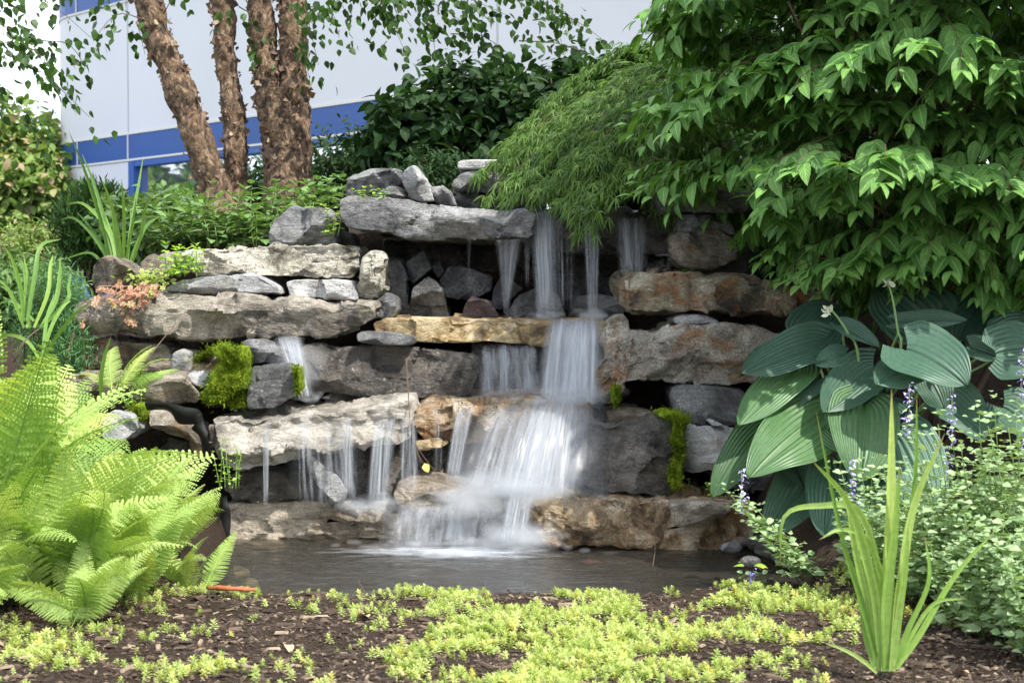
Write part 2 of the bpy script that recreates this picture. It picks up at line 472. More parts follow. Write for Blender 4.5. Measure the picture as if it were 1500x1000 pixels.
# ------------------------------------------------------------------ pond
def make_pond():
    mb = MB()
    xs = np.linspace(-1.6, 1.6, 420); ys = np.linspace(5.1, 7.0, 440)
    X, Y = np.meshgrid(xs, ys)
    q = np.stack([X * 4.5, Y * 17, X * 0], -1)
    near = np.exp(-((X + .1) ** 2 / .5 + (Y - 6.25) ** 2 / .12))
    Z = (.0035 + .004 * near) * fbm(q, 3, 31, .5) + .0012 * fbm(q * 3.1, 2, 35)
    mb.add(np.stack([X, Y, Z], -1), grid_faces(440, 420))
    t = NT('pond_water'); pos = t.pos()
    w1 = t.noise(t.mapping(pos, scale=(2.2, 14, 1)), 2.6, 4, .55, .6)
    w2 = t.noise(t.mapping(pos, scale=(5, 22, 1)), 5.0, 3, .6, .3)
    h = t.math('ADD', w1, t.math('MULTIPLY', w2, .35))
    nr = t.bump(h, .5, .02)
    gl = t.n("BsdfGlossy", {'Color': (1, 1, 1, 1), 'Roughness': .09, 'Normal': nr}).outputs[0]
    fr = t.n("Fresnel", {'IOR': 1.33, 'Normal': nr}).outputs[0]
    trn = t.n("BsdfTransparent", {'Color': (.62, .58, .50, 1)}).outputs[0]
    dif = t.n("BsdfDiffuse", {'Color': (.17, .155, .13, 1)}).outputs[0]
    body = t.n("MixShader", {0: .16, 1: trn, 2: dif}).outputs[0]
    m = t.end(t.n("MixShader", {0: t.math('ADD', t.math('MULTIPLY', fr, 1.0), .04, True), 1: body, 2: gl}).outputs[0])
    tag(mb.build('pond_water', m), kind='structure')
    # cobbles lying on the pond bed
    sv, sf = uvsphere(8, 6)
    K = 420
    x = RND.uniform(-1.25, 1.0, K); y = RND.uniform(5.35, 6.5, K)
    s = RND.uniform(.02, .05, K)
    z = H(x, y, False) + s * .3
    ok = z < -.09; x, y, s, z = x[ok], y[ok], s[ok], z[ok]; K = len(x)
    a = RND.uniform(0, 6.28, K)
    d = np.stack([np.cos(a), np.sin(a), a * 0], -1)
    R = frames(d, (0, 0, 1.0)) * (s[:, None] * np.array([[1.0, 1.4, .6]]))[:, None, :]
    mb = MB(); mb.inst((sv, sf, np.zeros((len(sv), 2))), R, np.stack([x, y, z], -1))
    t = NT('cobble'); r = t.n("SeparateXYZ", {0: t.n("Attribute", attribute_name="luv").outputs['Vector']}).outputs[2]
    c = t.ramp(r, [(0, (.10, .09, .08)), (.4, (.28, .24, .20)), (.7, (.16, .17, .15)), (1, (.50, .42, .30))])
    m = t.end(t.n("BsdfPrincipled", {'Base Color': c, 'Roughness': .5}).outputs[0])
    tag(mb.build('cobbles', m), 'rounded cobbles lying on the pond bed under the water', 'cobbles', kind='stuff')

def uvsphere(seg, rings):
    V = []; th = np.linspace(0.0, math.pi, rings + 1)
    a = np.linspace(0, 2 * math.pi, seg, endpoint=False)
    for k in th: V.append(np.stack([np.sin(k) * np.cos(a), np.sin(k) * np.sin(a), np.full(seg, np.cos(k))], -1))
    return np.concatenate(V), grid_faces(rings + 1, seg, True)
make_pond()

# ------------------------------------------------------------------ rocks
CROPS = {'f': (0, 0, 1.0), '2': (350, 200, .3), '3': (650, 200, .3), '4': (950, 230, .3701), '5': (80, 330, .35),
         '6': (290, 460, .37), '7': (600, 460, .38), '8': (850, 550, .28)}
def px_pts(crop, pts):
    ox, oy, s = CROPS[crop]
    return [(ox + x * s, oy + y * s) for x, y in pts]

def rock_mesh(outline, Yf, thick, seed, bulge=None, facets=7, rough=1.0, strata=1.0, edge=.010, rise=0.0, taper=.06, facet_amt=1.0, seg=.011):
    """outline: (n,2) array of x,z (front silhouette). Returns verts, faces (rings x N closed grid)."""
    rg = np.random.default_rng(seed)
    o = np.asarray(outline, float)
    area = 0.5 * np.sum(o[:, 0] * np.roll(o[:, 1], -1) - np.roll(o[:, 0], -1) * o[:, 1])
    if area < 0: o = o[::-1]
    # close + resample
    c = np.concatenate([o, o[:1]]); d = np.r_[0, np.cumsum(np.linalg.norm(np.diff(c, axis=0), axis=1))]
    N = int(np.clip(d[-1] / seg, 48, 300)); s = np.linspace(0, d[-1], N, endpoint=False)
    q = np.stack([np.interp(s, d, c[:, 0]), np.interp(s, d, c[:, 1])], -1)
    for _ in range(1):
        q = .5 * q + .25 * (np.roll(q, 1, 0) + np.roll(q, -1, 0))
    hw = (q[:, 0].max() - q[:, 0].min()) / 2; hh = (q[:, 1].max() - q[:, 1].min()) / 2
    cx = (q[:, 0].max() + q[:, 0].min()) / 2; cz = (q[:, 1].max() + q[:, 1].min()) / 2
    if hw >= hh:
        xs = np.linspace(q[:, 0].min(), q[:, 0].max(), 24)
        mid = []
        for xx in xs:
            near = q[np.abs(q[:, 0] - xx) < hw * .12]
            mid.append((near[:, 1].max() + near[:, 1].min()) / 2)
        mid = np.convolve(np.pad(mid, 2, 'edge'), np.ones(5) / 5, 'valid')
        tx = np.clip(q[:, 0], cx - (hw - hh * .8), cx + (hw - hh * .8)); ta = np.stack([tx, np.interp(tx, xs, mid)], -1)
    else:
        zs = np.linspace(q[:, 1].min(), q[:, 1].max(), 24); mid = []
        for zz in zs:
            near = q[np.abs(q[:, 1] - zz) < hh * .12]
            mid.append((near[:, 0].max() + near[:, 0].min()) / 2)
        mid = np.convolve(np.pad(mid, 2, 'edge'), np.ones(5) / 5, 'valid')
        tz = np.clip(q[:, 1], cz - (hh - hw * .8), cz + (hh - hw * .8)); ta = np.stack([np.interp(tz, zs, mid), tz], -1)
    m = min(hw, hh)
    if bulge is None: bulge = m * .34
    K = int(np.clip(m / .011, 7, 20))
    prof = [(k / K * (1 - edge / m * .9), None) for k in range(K + 1)]
    rings = []
    for k, (sv, _) in enumerate(prof):
        xz = ta + (q - ta) * sv
        rings.append(np.stack([xz[:, 0], np.full(N, Yf), xz[:, 1]], -1))
    sarr = [p[0] for p in prof]
    e = edge
    for (sv, dy) in ((1 - e / m * .3, e * .3), (1.0, e)):
        xz = ta + (q - ta) * sv; rings.append(np.stack([xz[:, 0], np.full(N, Yf + dy), xz[:, 1]], -1)); sarr.append(sv)
    ns = int(np.clip(thick / .03, 4, 22))
    for k in range(1, ns + 1):
        f = k / ns; dy = e + (thick - e) * f
        sv = 1 - taper * f
        xz = ta + (q - ta) * sv
        z = xz[:, 1] + rise * dy
        rings.append(np.stack([xz[:, 0], np.full(N, Yf + dy), z], -1)); sarr.append(1.0)
    for f in (.6, 0.0):
        xz = ta + (q - ta) * f
        rings.append(np.stack([xz[:, 0], np.full(N, Yf + thick + .02 * (1 - f)), xz[:, 1] + rise * thick], -1)); sarr.append(1.0)
    V = np.array(rings)                       # (R,N,3)
    nr = len(V)
    # chipped, planar front: a few broad tilted planes, cut back by steeper chips along the rim
    X_, Z_ = V[..., 0], V[..., 2]
    hmin = None
    for i in range(max(2, facets // 2) + int(hw / hh > 3) * 2):
        sx_, sz_ = cx + rg.uniform(-.7, .7) * hw, cz + rg.uniform(-.6, .6) * hh
        g = rg.normal(0, .24 * facet_amt, 2) * np.array([1.0 if hw < 2 * hh else .35, 1.2])
        h = bulge * rg.uniform(.85, 1.15) + g[0] * (X_ - sx_) + g[1] * (Z_ - sz_)
        hmin = h if hmin is None else np.minimum(hmin, h)
    nch = int(facets * .7 + 3 * max(hw / hh, hh / hw) ** .8)
    for i in range(nch):
        k = rg.integers(0, N); o_ = q[k]; inn = ta[k] - q[k]; L = np.linalg.norm(inn) + 1e-6; inn = inn / L
        inn = inn + rg.normal(0, .35, 2); inn /= np.linalg.norm(inn)
        sl_ = rg.uniform(.5, 1.8) * facet_amt
        dep = rg.uniform(-.35, .6) * bulge
        h = dep + sl_ * (inn[0] * (X_ - o_[0]) + inn[1] * (Z_ - o_[1]))
        # chips are local in long slabs
        far_ = np.hypot(X_ - o_[0], Z_ - o_[1])
        h = np.where(far_ > 2.6 * m, bulge * 2, h + np.maximum(0, far_ - 1.2 * m) * 1.5)
        hmin = np.minimum(hmin, h)
    hm = np.clip(hmin, -.6 * bulge - .01, 1.6 * bulge)
    kf = K + 3
    fade = np.ones((nr, 1)); fade[kf:, 0] = np.maximum(0, 1 - np.arange(nr - kf) / max(3, ns * .5))
    V[..., 1] -= hm * fade
    # normals of the grid
    du = np.roll(V, -1, 1) - np.roll(V, 1, 1); dv = np.gradient(V, axis=0)
    nrm = norm(np.cross(du, dv))
    cc = np.array([cx, Yf + thick * .5, cz])
    sgn = np.sign(np.sum(nrm * (V - cc), -1).mean()); nrm = nrm * sgn
    sd = seed % 997
    # cleaved facets: every vertex lies on the lowest of its three nearest small planes
    flat_ = p0 = (V * np.array([1, 1, strata * 1.3])).reshape(-1, 3)
    ns_ = int(np.clip(hw * hh * 4 / .0042, 14, 260))
    si = rg.integers(0, len(p0), ns_ * 2)
    sp_ = p0[si]; sn = nrm.reshape(-1, 3)[si]
    ofs = rg.uniform(-1, 1, len(si)) * .006 * rough; gr = rg.normal(0, .20 * min(1.3, rough), (len(si), 3))
    D = ((p0[:, None, :] - sp_[None]) ** 2).sum(-1)
    nn3 = np.argpartition(D, 3, axis=1)[:, :3]
    hv = np.stack([ofs[nn3[:, j]] + np.einsum('ij,ij->i', gr[nn3[:, j]], p0 - sp_[nn3[:, j]]) for j in range(3)], 1).min(1)
    clv = np.clip(hv, -.03, .02).reshape(V.shape[:2])
    p = V * np.array([1, 1, strata])
    a0 = min(.05, m * .3)
    n1 = fbm(p * 5.5, 3, sd)
    rid = 1 - np.abs(fbm(p * 13, 4, sd + 3, .55)) * 1.6
    n2 = fbm(p * 42, 3, sd + 9, .6)
    blk = np.round(fbm(p * 9, 2, sd + 21) * 3) / 3
    disp = a0 * rough * (.20 * n1 + .20 * (rid - .4) + .12 * n2 + .06 * blk) + clv * facet_amt * min(1, m / .06)
    V = V + nrm * disp[..., None] * .8
    F = grid_faces(nr, N, True)
    return V.reshape(-1, 3), F

NROCK = [0]
def rock(crop, pts, Y, thick, mat, label, name='boulder', cat='boulder', **kw):
    NROCK[0] += 1
    pp = px_pts(crop, pts)
    W = np.array([P(x, y, Y) for x, y in pp])
    V, F = rock_mesh(W[:, [0, 2]], Y, thick, 100 + NROCK[0] * 13, **kw)
    mb = MB(); mb.add(V, F)
    org = np.array([W[:, 0].mean(), Y + thick / 2, W[:, 2].min()])
    o = mb.build(name, M[mat], origin=org)
    o.data.set_sharp_from_angle(angle=math.radians(38))
    tag(o, label, cat)
    return o

SL = dict(name='stone_slab', cat='stone slab')
def build_rocks():
    # --- bottom course at the water
    rock('f', [(326, 742), (352, 736), (445, 734), (560, 742), (640, 735), (700, 742), (760, 748), (772, 775), (760, 800), (640, 806), (500, 806), (400, 805), (330, 800)], 6.52, .6, 'shelf', 'long low wet shelf stone with a pale vein at the left edge of the water', rough=.7, strata=2.5, bulge=.05, rise=.06, **SL)
    rock('6', [(770, 700), (830, 672), (950, 680), (1090, 705), (1200, 735), (1210, 790), (1000, 830), (860, 790), (780, 750)], 6.42, .4, 'shelf', 'low rounded wet stone under the foam of the main fall', rough=.6, facet_amt=.3, rise=.1)
    rock('f', [(748, 733), (790, 724), (870, 727), (980, 731), (1060, 732), (1112, 738), (1108, 790), (1060, 812), (985, 816), (900, 812), (830, 808), (775, 800), (755, 785), (750, 755)], 6.27, .6, 'tan', 'rough tan and orange block right of the foam at the water line', rough=1.3, bulge=.03, rise=.02, **SL)
    rock('8', [(468, 662), (600, 650), (792, 664), (803, 690), (760, 742), (620, 768), (520, 803), (483, 772), (465, 700)], 6.19, .12, 'brown', 'thin brown wedge of stone stuck on the front of the tan block', bulge=.015, rough=.6, edge=.01)
    # --- second course
    rock('f', [(296, 622), (310, 612), (380, 612), (450, 605), (530, 600), (600, 590), (607, 610), (605, 640), (585, 652), (520, 664), (450, 672), (400, 686), (340, 690), (318, 680), (300, 650)], 6.42, 1.0, 'white', 'broad cream crusted ledge under the left cascade', rough=1.25, strata=1.6, bulge=.04, rise=.035, taper=.0, **SL)
    rock('6', [(108, 622), (250, 616), (400, 624), (428, 660), (424, 735), (250, 745), (140, 738), (105, 690)], 6.55, .4, 'wet', 'dark wet block below the left end of the cream ledge', bulge=.03, rough=.7, facets=4)
    rock('6', [(420, 566), (440, 556), (465, 562), (560, 655), (585, 700), (572, 752), (535, 755), (480, 690), (430, 605)], 6.44, .25, 'lightgrey', 'slim sunlit stone leaning under the cream ledge', bulge=.05, rough=.5)
    rock('6', [(415, 540), (600, 520), (800, 500), (870, 600), (850, 700), (720, 760), (590, 770), (430, 770)], 6.66, .5, 'wet', 'dark recessed block behind the thin left streams', rough=.8)
    rock('7', [(15, 372), (80, 345), (250, 332), (420, 330), (560, 335), (720, 340), (730, 470), (560, 510), (400, 520), (300, 510), (200, 515), (60, 490), (10, 440)], 6.60, .8, 'tan', 'cream and brown ledge under the main middle fall', rough=1.1, bulge=.05, rise=.03, taper=.0, **SL)
    rock('7', [(-20, 495), (100, 478), (150, 505), (300, 512), (520, 525), (720, 520), (730, 690), (400, 700), (150, 690), (-20, 690)], 6.68, .5, 'wet', 'dark wet stone behind the veil of the lower main fall', rough=1.1)
    rock('7', [(20, 488), (110, 478), (150, 500), (120, 520), (30, 528)], 6.55, .2, 'gold', 'small yellowish stone chip below the tan ledge between the two falls', bulge=.02, rough=.5)
    rock('8', [(0, 240), (60, 237), (220, 250), (330, 228), (400, 208), (500, 212), (548, 290), (545, 420), (530, 560), (500, 605), (400, 618), (250, 605), (130, 615), (0, 590)], 6.42, .6, 'wet', 'large dark wet boulder right of the lower main fall', rough=.9, bulge=.09, facets=5)
    rock('8', [(553, 285), (600, 268), (680, 262), (830, 270), (850, 340), (730, 500), (610, 522), (533, 537), (528, 460), (545, 400)], 6.48, .5, 'lightgrey', 'light grey angular stone between the mossy boulder and hosta', bulge=.07, rough=.6, facets=5)
    rock('8', [(668, 236), (690, 230), (760, 262), (740, 276), (690, 262)], 6.46, .1, 'lightgrey', 'tiny pale stone chip lying on the light grey angular stone', bulge=.01, rough=.4, edge=.005)
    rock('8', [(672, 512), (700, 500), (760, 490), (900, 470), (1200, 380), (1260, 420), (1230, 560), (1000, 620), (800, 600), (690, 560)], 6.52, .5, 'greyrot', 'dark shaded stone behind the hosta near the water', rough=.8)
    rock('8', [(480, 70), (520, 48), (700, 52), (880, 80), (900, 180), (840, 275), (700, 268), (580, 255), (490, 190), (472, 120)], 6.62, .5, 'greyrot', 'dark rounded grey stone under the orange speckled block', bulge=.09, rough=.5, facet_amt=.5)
    rock('8', [(130, 190), (260, 165), (380, 190), (400, 240), (300, 262), (140, 260)], 6.66, .3, 'brown', 'small brown filler stone above the large wet boulder', rough=.7)
    rock('8', [(10, 160), (60, 150), (140, 170), (160, 240), (60, 260), (0, 250)], 6.72, .3, 'wet', 'small dark filler stone beside the middle fall', rough=.7)
    # --- third course
    rock('f', [(436, 514), (448, 502), (470, 500), (500, 507), (560, 505), (610, 508), (693, 519), (700, 525), (700, 555), (690, 583), (640, 588), (550, 586), (480, 580), (440, 574), (432, 545)], 6.95, .5, 'wet', 'big wet brownish grey block behind the cream ledge', bulge=.06, rough=.6, facets=4)
    rock('6', [(622, 82), (640, 67), (750, 72), (850, 84), (864, 96), (860, 122), (760, 126), (700, 124), (630, 112)], 6.88, .3, 'greyrot', 'thin dark flat stone lying in front of the golden slab', bulge=.015, rough=.4, edge=.01, **SL)
    rock('f', [(545, 474), (562, 465), (640, 466), (720, 467), (800, 468), (888, 470), (893, 485), (886, 508), (820, 509), (760, 506), (700, 503), (640, 505), (600, 500), (550, 492)], 7.0, .75, 'gold', 'long golden slab crossing the middle of the falls', bulge=.02, rough=.55, rise=.02, taper=0, facets=3, **SL)
    rock('f', [(690, 500), (780, 500), (880, 500), (900, 560), (890, 592), (780, 590), (690, 588)], 7.28, .4, 'wet', 'dark wet stone in the hollow under the golden slab', rough=1.0)
    rock('f', [(884, 520), (880, 495), (893, 470), (911, 457), (922, 464), (914, 484), (965, 485), (985, 475), (1060, 474), (1120, 477), (1148, 487), (1145, 545), (1120, 562), (1060, 566), (980, 560), (925, 558), (908, 562), (905, 590), (885, 597), (873, 582), (872, 545)], 6.7, .6, 'orange', 'massive speckled block with orange stains right of the middle fall', rough=.85, bulge=.04, facets=3, **SL)
    rock('4', [(95, 640), (130, 622), (230, 622), (285, 650), (285, 662), (110, 662)], 6.80, .35, 'lightgrey', 'small grey spacer stone under the rusty slab', bulge=.01, rough=.4, edge=.01)
    rock('f', [(910, 404), (925, 395), (985, 397), (1060, 400), (1130, 408), (1205, 412), (1225, 422), (1222, 450), (1180, 462), (1060, 462), (1000, 459), (930, 459), (914, 446)], 6.78, .7, 'rust', 'rusty orange streaked slab at the right of the falls', rough=1.0, bulge=.035, facets=4, **SL)
    rock('4', [(370, 830), (440, 800), (560, 790), (620, 830), (600, 870), (450, 880)], 6.9, .4, 'brown', 'brown stone glimpsed behind the upper hosta leaves', rough=.6)
    # --- right pillar
    rock('4', [(40, 120), (68, 92), (140, 94), (400, 140), (430, 200), (380, 228), (200, 224), (70, 219), (42, 190)], 7.05, .5, 'grey', 'rounded grey capstone at the top of the right pillar', bulge=.04, rough=.45, facets=4)
    rock('4', [(112, 285), (128, 225), (290, 228), (335, 270), (345, 315), (230, 318), (120, 300)], 7.1, .4, 'grey', 'grey block beneath the pillar capstone', bulge=.03, rough=.5, facets=4)
    rock('4', [(86, 312), (120, 288), (290, 288), (352, 345), (350, 405), (262, 452), (150, 444), (100, 402)], 7.02, .4, 'brown', 'brownish faceted stone sitting on the rusty slab', bulge=.09, rough=.5, facets=6)
    rock('4', [(300, 330), (380, 320), (460, 380), (470, 470), (300, 480), (270, 440)], 7.2, .4, 'greyrot', 'dark shaded stone behind the brownish faceted stone', rough=.7)
    # --- left column of stones
    rock('f', [(111, 446), (118, 436), (150, 432), (230, 428), (340, 428), (450, 435), (549, 446), (553, 462), (530, 480), (480, 498), (420, 501), (380, 496), (280, 496), (200, 492), (125, 488), (113, 468)], 6.9, .7, 'brownslab', 'long brown and grey slab with pale streaks at the left', rough=.9, bulge=.06, facets=6, rise=.02, **SL)
    rock('5', [(135, 162), (160, 138), (240, 125), (290, 150), (345, 190), (362, 218), (350, 285), (250, 292), (150, 290), (133, 225)], 7.0, .4, 'brown', 'rounded brownish stone at the far left end of the slab', bulge=.09, rough=.7)
    rock('5', [(445, 268), (520, 230), (680, 210), (800, 198), (850, 205), (930, 255), (942, 290), (800, 288), (560, 286), (470, 284)], 7.0, .4, 'lightgrey', 'flat pale grey wedge stone lying on the long left slab', bulge=.03, rough=.5, facets=4, edge=.012)
    rock('2', [(225, 705), (260, 697), (400, 696), (545, 698), (580, 760), (585, 800), (420, 796), (240, 780)], 7.1, .4, 'lightgrey', 'squared light grey stone beside the flat wedge stone', bulge=.03, rough=.4, facets=3)
    rock('f', [(262, 368), (300, 361), (400, 358), (500, 358), (522, 360), (528, 375), (527, 398), (515, 408), (440, 408), (360, 403), (300, 400), (264, 395)], 7.18, .6, 'pale', 'pale cream slab with cracked face in full sun', rough=1.4, strata=1.8, bulge=.04, facets=5, **SL)
    rock('f', [(203, 386), (215, 373), (240, 368), (268, 368), (272, 395), (240, 404), (210, 402)], 7.22, .4, 'brown', 'dark brown stone at the left end of the cream slab', rough=.8)
    rock('2', [(598, 590), (640, 563), (702, 565), (717, 592), (714, 742), (662, 802), (620, 810), (570, 782), (563, 720), (588, 650)], 7.12, .35, 'pale', 'upright cream stone beside the end of the cracked slab', rough=1.1, bulge=.07)
    rock('2', [(664, 870), (668, 800), (720, 758), (768, 785), (774, 850), (745, 888), (675, 888)], 7.05, .3, 'wetgrey', 'small dome shaped grey stone standing behind the golden slab', bulge=.06, rough=.4, facet_amt=.4)
    rock('2', [(128, 500), (168, 400), (265, 336), (300, 352), (442, 352), (485, 400), (478, 540), (250, 545), (130, 545)], 7.35, .5, 'grey', 'large grey boulder with a sunlit scooped top', bulge=.12, rough=.6, facets=6)
    rock('2', [(440, 480), (480, 450), (560, 470), (580, 545), (450, 550)], 7.5, .3, 'wet', 'dark stone in the gap under the top slab', rough=.6)
    rock('5', [(42, 510), (90, 475), (200, 470), (300, 478), (450, 498), (482, 560), (462, 605), (300, 625), (100, 628), (58, 590)], 6.95, .5, 'brown', 'brown stone in the shade beneath the long left slab', rough=.9)
    rock('5', [(478, 610), (490, 540), (520, 518), (562, 530), (548, 615)], 6.85, .3, 'lightgrey', 'small upright light stone wedged in the dark gap', bulge=.03, rough=.4)
    rock('5', [(10, 645), (120, 608), (262, 618), (295, 680), (262, 730), (60, 720)], 6.7, .4, 'brown', 'low light brown block behind the small fern frond', rough=.8)
    rock('5', [(262, 705), (310, 655), (380, 635), (520, 605), (562, 640), (615, 716), (590, 745), (400, 755), (300, 752)], 6.62, .45, 'brown', 'wedge shaped brown grey boulder above the black liner', bulge=.10, rough=.7, facets=6)
    rock('5', [(548, 626), (570, 606), (650, 610), (660, 650), (632, 684), (570, 660)], 6.68, .3, 'lightgrey', 'small grey stone tucked under the tan mossy stone', bulge=.04, rough=.4)
    rock('5', [(552, 612), (600, 550), (645, 512), (720, 508), (760, 560), (740, 640), (650, 640)], 6.74, .35, 'tan', 'tan stone half covered with bright moss', bulge=.07, rough=.4)
    rock('5', [(640, 620), (780, 560), (822, 640), (815, 770), (640, 765)], 6.8, .3, 'wet', 'dark stone buried under the big moss cushion', rough=.5)
    rock('5', [(783, 482), (820, 474), (870, 478), (985, 515), (1020, 548), (1010, 605), (950, 590), (815, 588)], 6.76, .4, 'wetgrey', 'dark angular stone under the drip of the long left slab', bulge=.06, rough=.6, facets=5)
    rock('5', [(812, 600), (860, 583), (975, 571), (1010, 610), (1006, 722), (942, 758), (808, 770), (798, 700)], 6.6, .4, 'wetgrey', 'glistening wet grey block beside the moss cushion', bulge=.08, rough=.6, facets=5)
    rock('5', [(190, 800), (240, 775), (330, 795), (350, 860), (285, 905), (180, 895)], 6.35, .4, 'lightgrey', 'light grey stone just behind the fern tips', rough=.7)
    rock('5', [(383, 775), (430, 748), (520, 798), (600, 868), (645, 960), (605, 985), (540, 895), (400, 850)], 6.45, .35, 'brown', 'brown grey stone cradled by the black liner', rough=.6, bulge=.08)
    rock('5', [(460, 880), (560, 900), (600, 985), (600, 1060), (470, 1080), (420, 960)], 6.5, .3, 'wet', 'dark stone below the liner at the left edge of the pond', rough=.8)
    # --- top course
    rock('f', [(497, 291), (520, 286), (560, 287), (650, 298), (700, 303), (770, 305), (785, 318), (780, 350), (700, 353), (650, 353), (600, 351), (550, 341), (505, 333), (495, 315)], 7.25, .8, 'grey', 'long grey top slab, sunlit at its left end', bulge=.05, rough=.6, facets=3, **SL)
    rock('f', [(775, 305), (870, 304), (985, 303), (992, 350), (985, 372), (850, 372), (778, 362)], 7.4, .7, 'wet', 'dark wet lip slab the upper falls pour over', rough=.7, bulge=.03, facets=3, **SL)
    rock('2', [(522, 252), (538, 200), (620, 153), (700, 146), (802, 164), (806, 240), (700, 262), (600, 290), (528, 290)], 7.55, .4, 'grey', 'rounded grey stone at the left on top of the top slab', bulge=.10, rough=.6)
    rock('2', [(655, 285), (740, 238), (792, 244), (824, 300), (760, 318), (660, 308)], 7.42, .25, 'grey', 'small dark grey stone in front of the rounded top stone', bulge=.05, rough=.5)
    rock('2', [(793, 182), (828, 146), (872, 139), (935, 230), (962, 318), (900, 325), (830, 300), (800, 240)], 7.40, .3, 'lightgrey', 'pointed grey stone standing on the top slab', bulge=.08, rough=.4, facets=5)
    rock('2', [(925, 240), (990, 235), (1042, 270), (1066, 340), (950, 335)], 7.46, .3, 'grey', 'low grey stone leaning behind the pointed one', bulge=.07, rough=.4)
    rock('3', [(33, 240), (68, 180), (130, 163), (330, 150), (405, 190), (410, 255), (250, 275), (60, 285)], 7.65, .5, 'grey', 'dark grey block under the maple branches', bulge=.06, rough=.6)
    rock('f', [(655, 288), (690, 278), (760, 276), (800, 284), (800, 312), (655, 310)], 7.72, .4, 'greyrot', 'dark stone in the shade supporting the block under the maple', rough=.6)
    rock('3', [(62, 122), (88, 110), (330, 111), (375, 125), (345, 158), (180, 160), (68, 158)], 7.62, .4, 'lightgrey', 'thin pale capping stone half hidden by maple twigs', bulge=.02, rough=.4, edge=.01)
    # --- recess under the lip
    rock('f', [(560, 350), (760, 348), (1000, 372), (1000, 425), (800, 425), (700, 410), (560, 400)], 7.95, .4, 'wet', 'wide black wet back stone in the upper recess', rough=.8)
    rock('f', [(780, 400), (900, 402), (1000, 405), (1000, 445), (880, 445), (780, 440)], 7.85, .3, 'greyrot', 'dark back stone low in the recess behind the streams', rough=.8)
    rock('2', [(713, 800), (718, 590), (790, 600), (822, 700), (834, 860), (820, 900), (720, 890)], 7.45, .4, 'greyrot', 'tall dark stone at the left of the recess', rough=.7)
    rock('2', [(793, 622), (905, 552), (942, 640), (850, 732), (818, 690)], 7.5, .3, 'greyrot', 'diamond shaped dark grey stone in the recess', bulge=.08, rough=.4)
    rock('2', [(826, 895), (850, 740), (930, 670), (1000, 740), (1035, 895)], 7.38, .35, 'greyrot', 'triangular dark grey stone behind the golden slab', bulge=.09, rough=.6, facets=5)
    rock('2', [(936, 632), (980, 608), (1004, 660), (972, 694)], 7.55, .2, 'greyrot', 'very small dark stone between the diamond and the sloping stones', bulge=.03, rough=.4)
    rock('3', [(-20, 705), (10, 632), (80, 623), (238, 680), (238, 752), (110, 812), (10, 785)], 7.5, .35, 'wetgrey', 'sloping wet grey stone in the recess', bulge=.05, rough=.6)
    rock('3', [(82, 890), (108, 810), (140, 773), (232, 800), (282, 890)], 7.36, .3, 'red', 'small reddish wet stone on the golden slab', bulge=.07, rough=.6)
    rock('3', [(232, 835), (240, 740), (290, 668), (395, 740), (335, 795), (282, 850)], 7.48, .3, 'greyrot', 'brown wet stone struck by the left stream', rough=.6)
    rock('3', [(285, 890), (350, 780), (450, 733), (560, 758), (605, 890)], 7.4, .35, 'wetgrey', 'grey stone at the foot of the main upper stream', bulge=.06, rough=.5)
    rock('3', [(600, 890), (640, 780), (760, 768), (880, 790), (880, 890)], 7.42, .35, 'wetgrey', 'grey stone at the foot of the right upper stream', bulge=.06, rough=.5)
build_rocks()

# pebbles at the right shore
for k, (px, py, r, mt, lab) in enumerate([(1072, 806, .034, 'grey', 'grey flat pebble nearest the tan block'), (1086, 797, .030, 'brown', 'tan egg shaped pebble among the black ones'),
        (1098, 782, .040, 'wet', 'black wet cobble behind the tan pebble'), (1112, 800, .045, 'wet', 'black wet cobble right of the tan pebble'),
        (1128, 812, .045, 'wet', 'black wet cobble half under the catmint'), (1150, 822, .04, 'wet', 'rightmost black wet cobble on the shore'), (1100, 826, .03, 'greyrot', 'dark grey cobble at the water edge beside the sedum')]):
    p = G(px, py, .03)
    v, f = uvsphere(20, 12)
    v = v * np.array([1.25, 1.0, .62]) * r
    v = v + norm(v) * (fbm(v * 30 + k * 9, 2, k) * r * .12)[:, None]
    mb = MB(); mb.add(v + p + np.array([0, 0, r * .35]), f)
    tag(mb.build('pebble', M[mt], origin=p), lab, 'pebble', 'pebbles at the right shore')

# ------------------------------------------------------------------ moss
def moss(crop, pts, Y, label, bulge=.05, thick=.2, n=2600, mask=None):
    pp = px_pts(crop, pts); W = np.array([P(x, y, Y) for x, y in pp])
    V, F = rock_mesh(W[:, [0, 2]], Y, thick, 900 + len(pts) * 7, bulge=bulge, facet_amt=.1, rough=2.4, edge=.03)
    mb = MB(); mb.add(V, F, None, .3)
    # tiny tufts
    front = V[(V[:, 1] < Y + .08)]
    idx = RND.integers(0, len(front), n)
    b = front[idx] + RND.normal(0, .004, (n, 3)) + (RND.random((n, 1)) < .22) * RND.normal(0, .013, (n, 3)) * np.array([1, .4, 1])
    c = front.mean(0) + np.array([0, .08, 0])
    d = norm(norm(b - c) + RND.normal(0, .35, (n, 3)) + np.array([0, -.2, .4]))
    tpl = (np.array([[-.0028, 0, 0], [.0028, 0, 0], [0, .015, 0]]), np.array([[0, 1, 2]]), np.zeros((3, 2)))
    mb.inst(tpl, frames(d, RND.normal(0, 1, (n, 3)), RND.uniform(.6, 1.4, n)), b)
    o = mb.build('moss_cushion', M['moss'], origin=W.mean(0)); tag(o, label, 'moss', 'moss cushions on the stones')
moss('5', [(650, 530), (690, 500), (790, 508), (806, 560), (802, 600), (820, 640), (812, 690), (745, 705), (690, 745), (640, 758), (612, 740), (612, 705), (650, 640), (665, 590), (718, 575), (700, 545)], 6.55, 'big bright green moss cushion draped over the tan stone', .06)
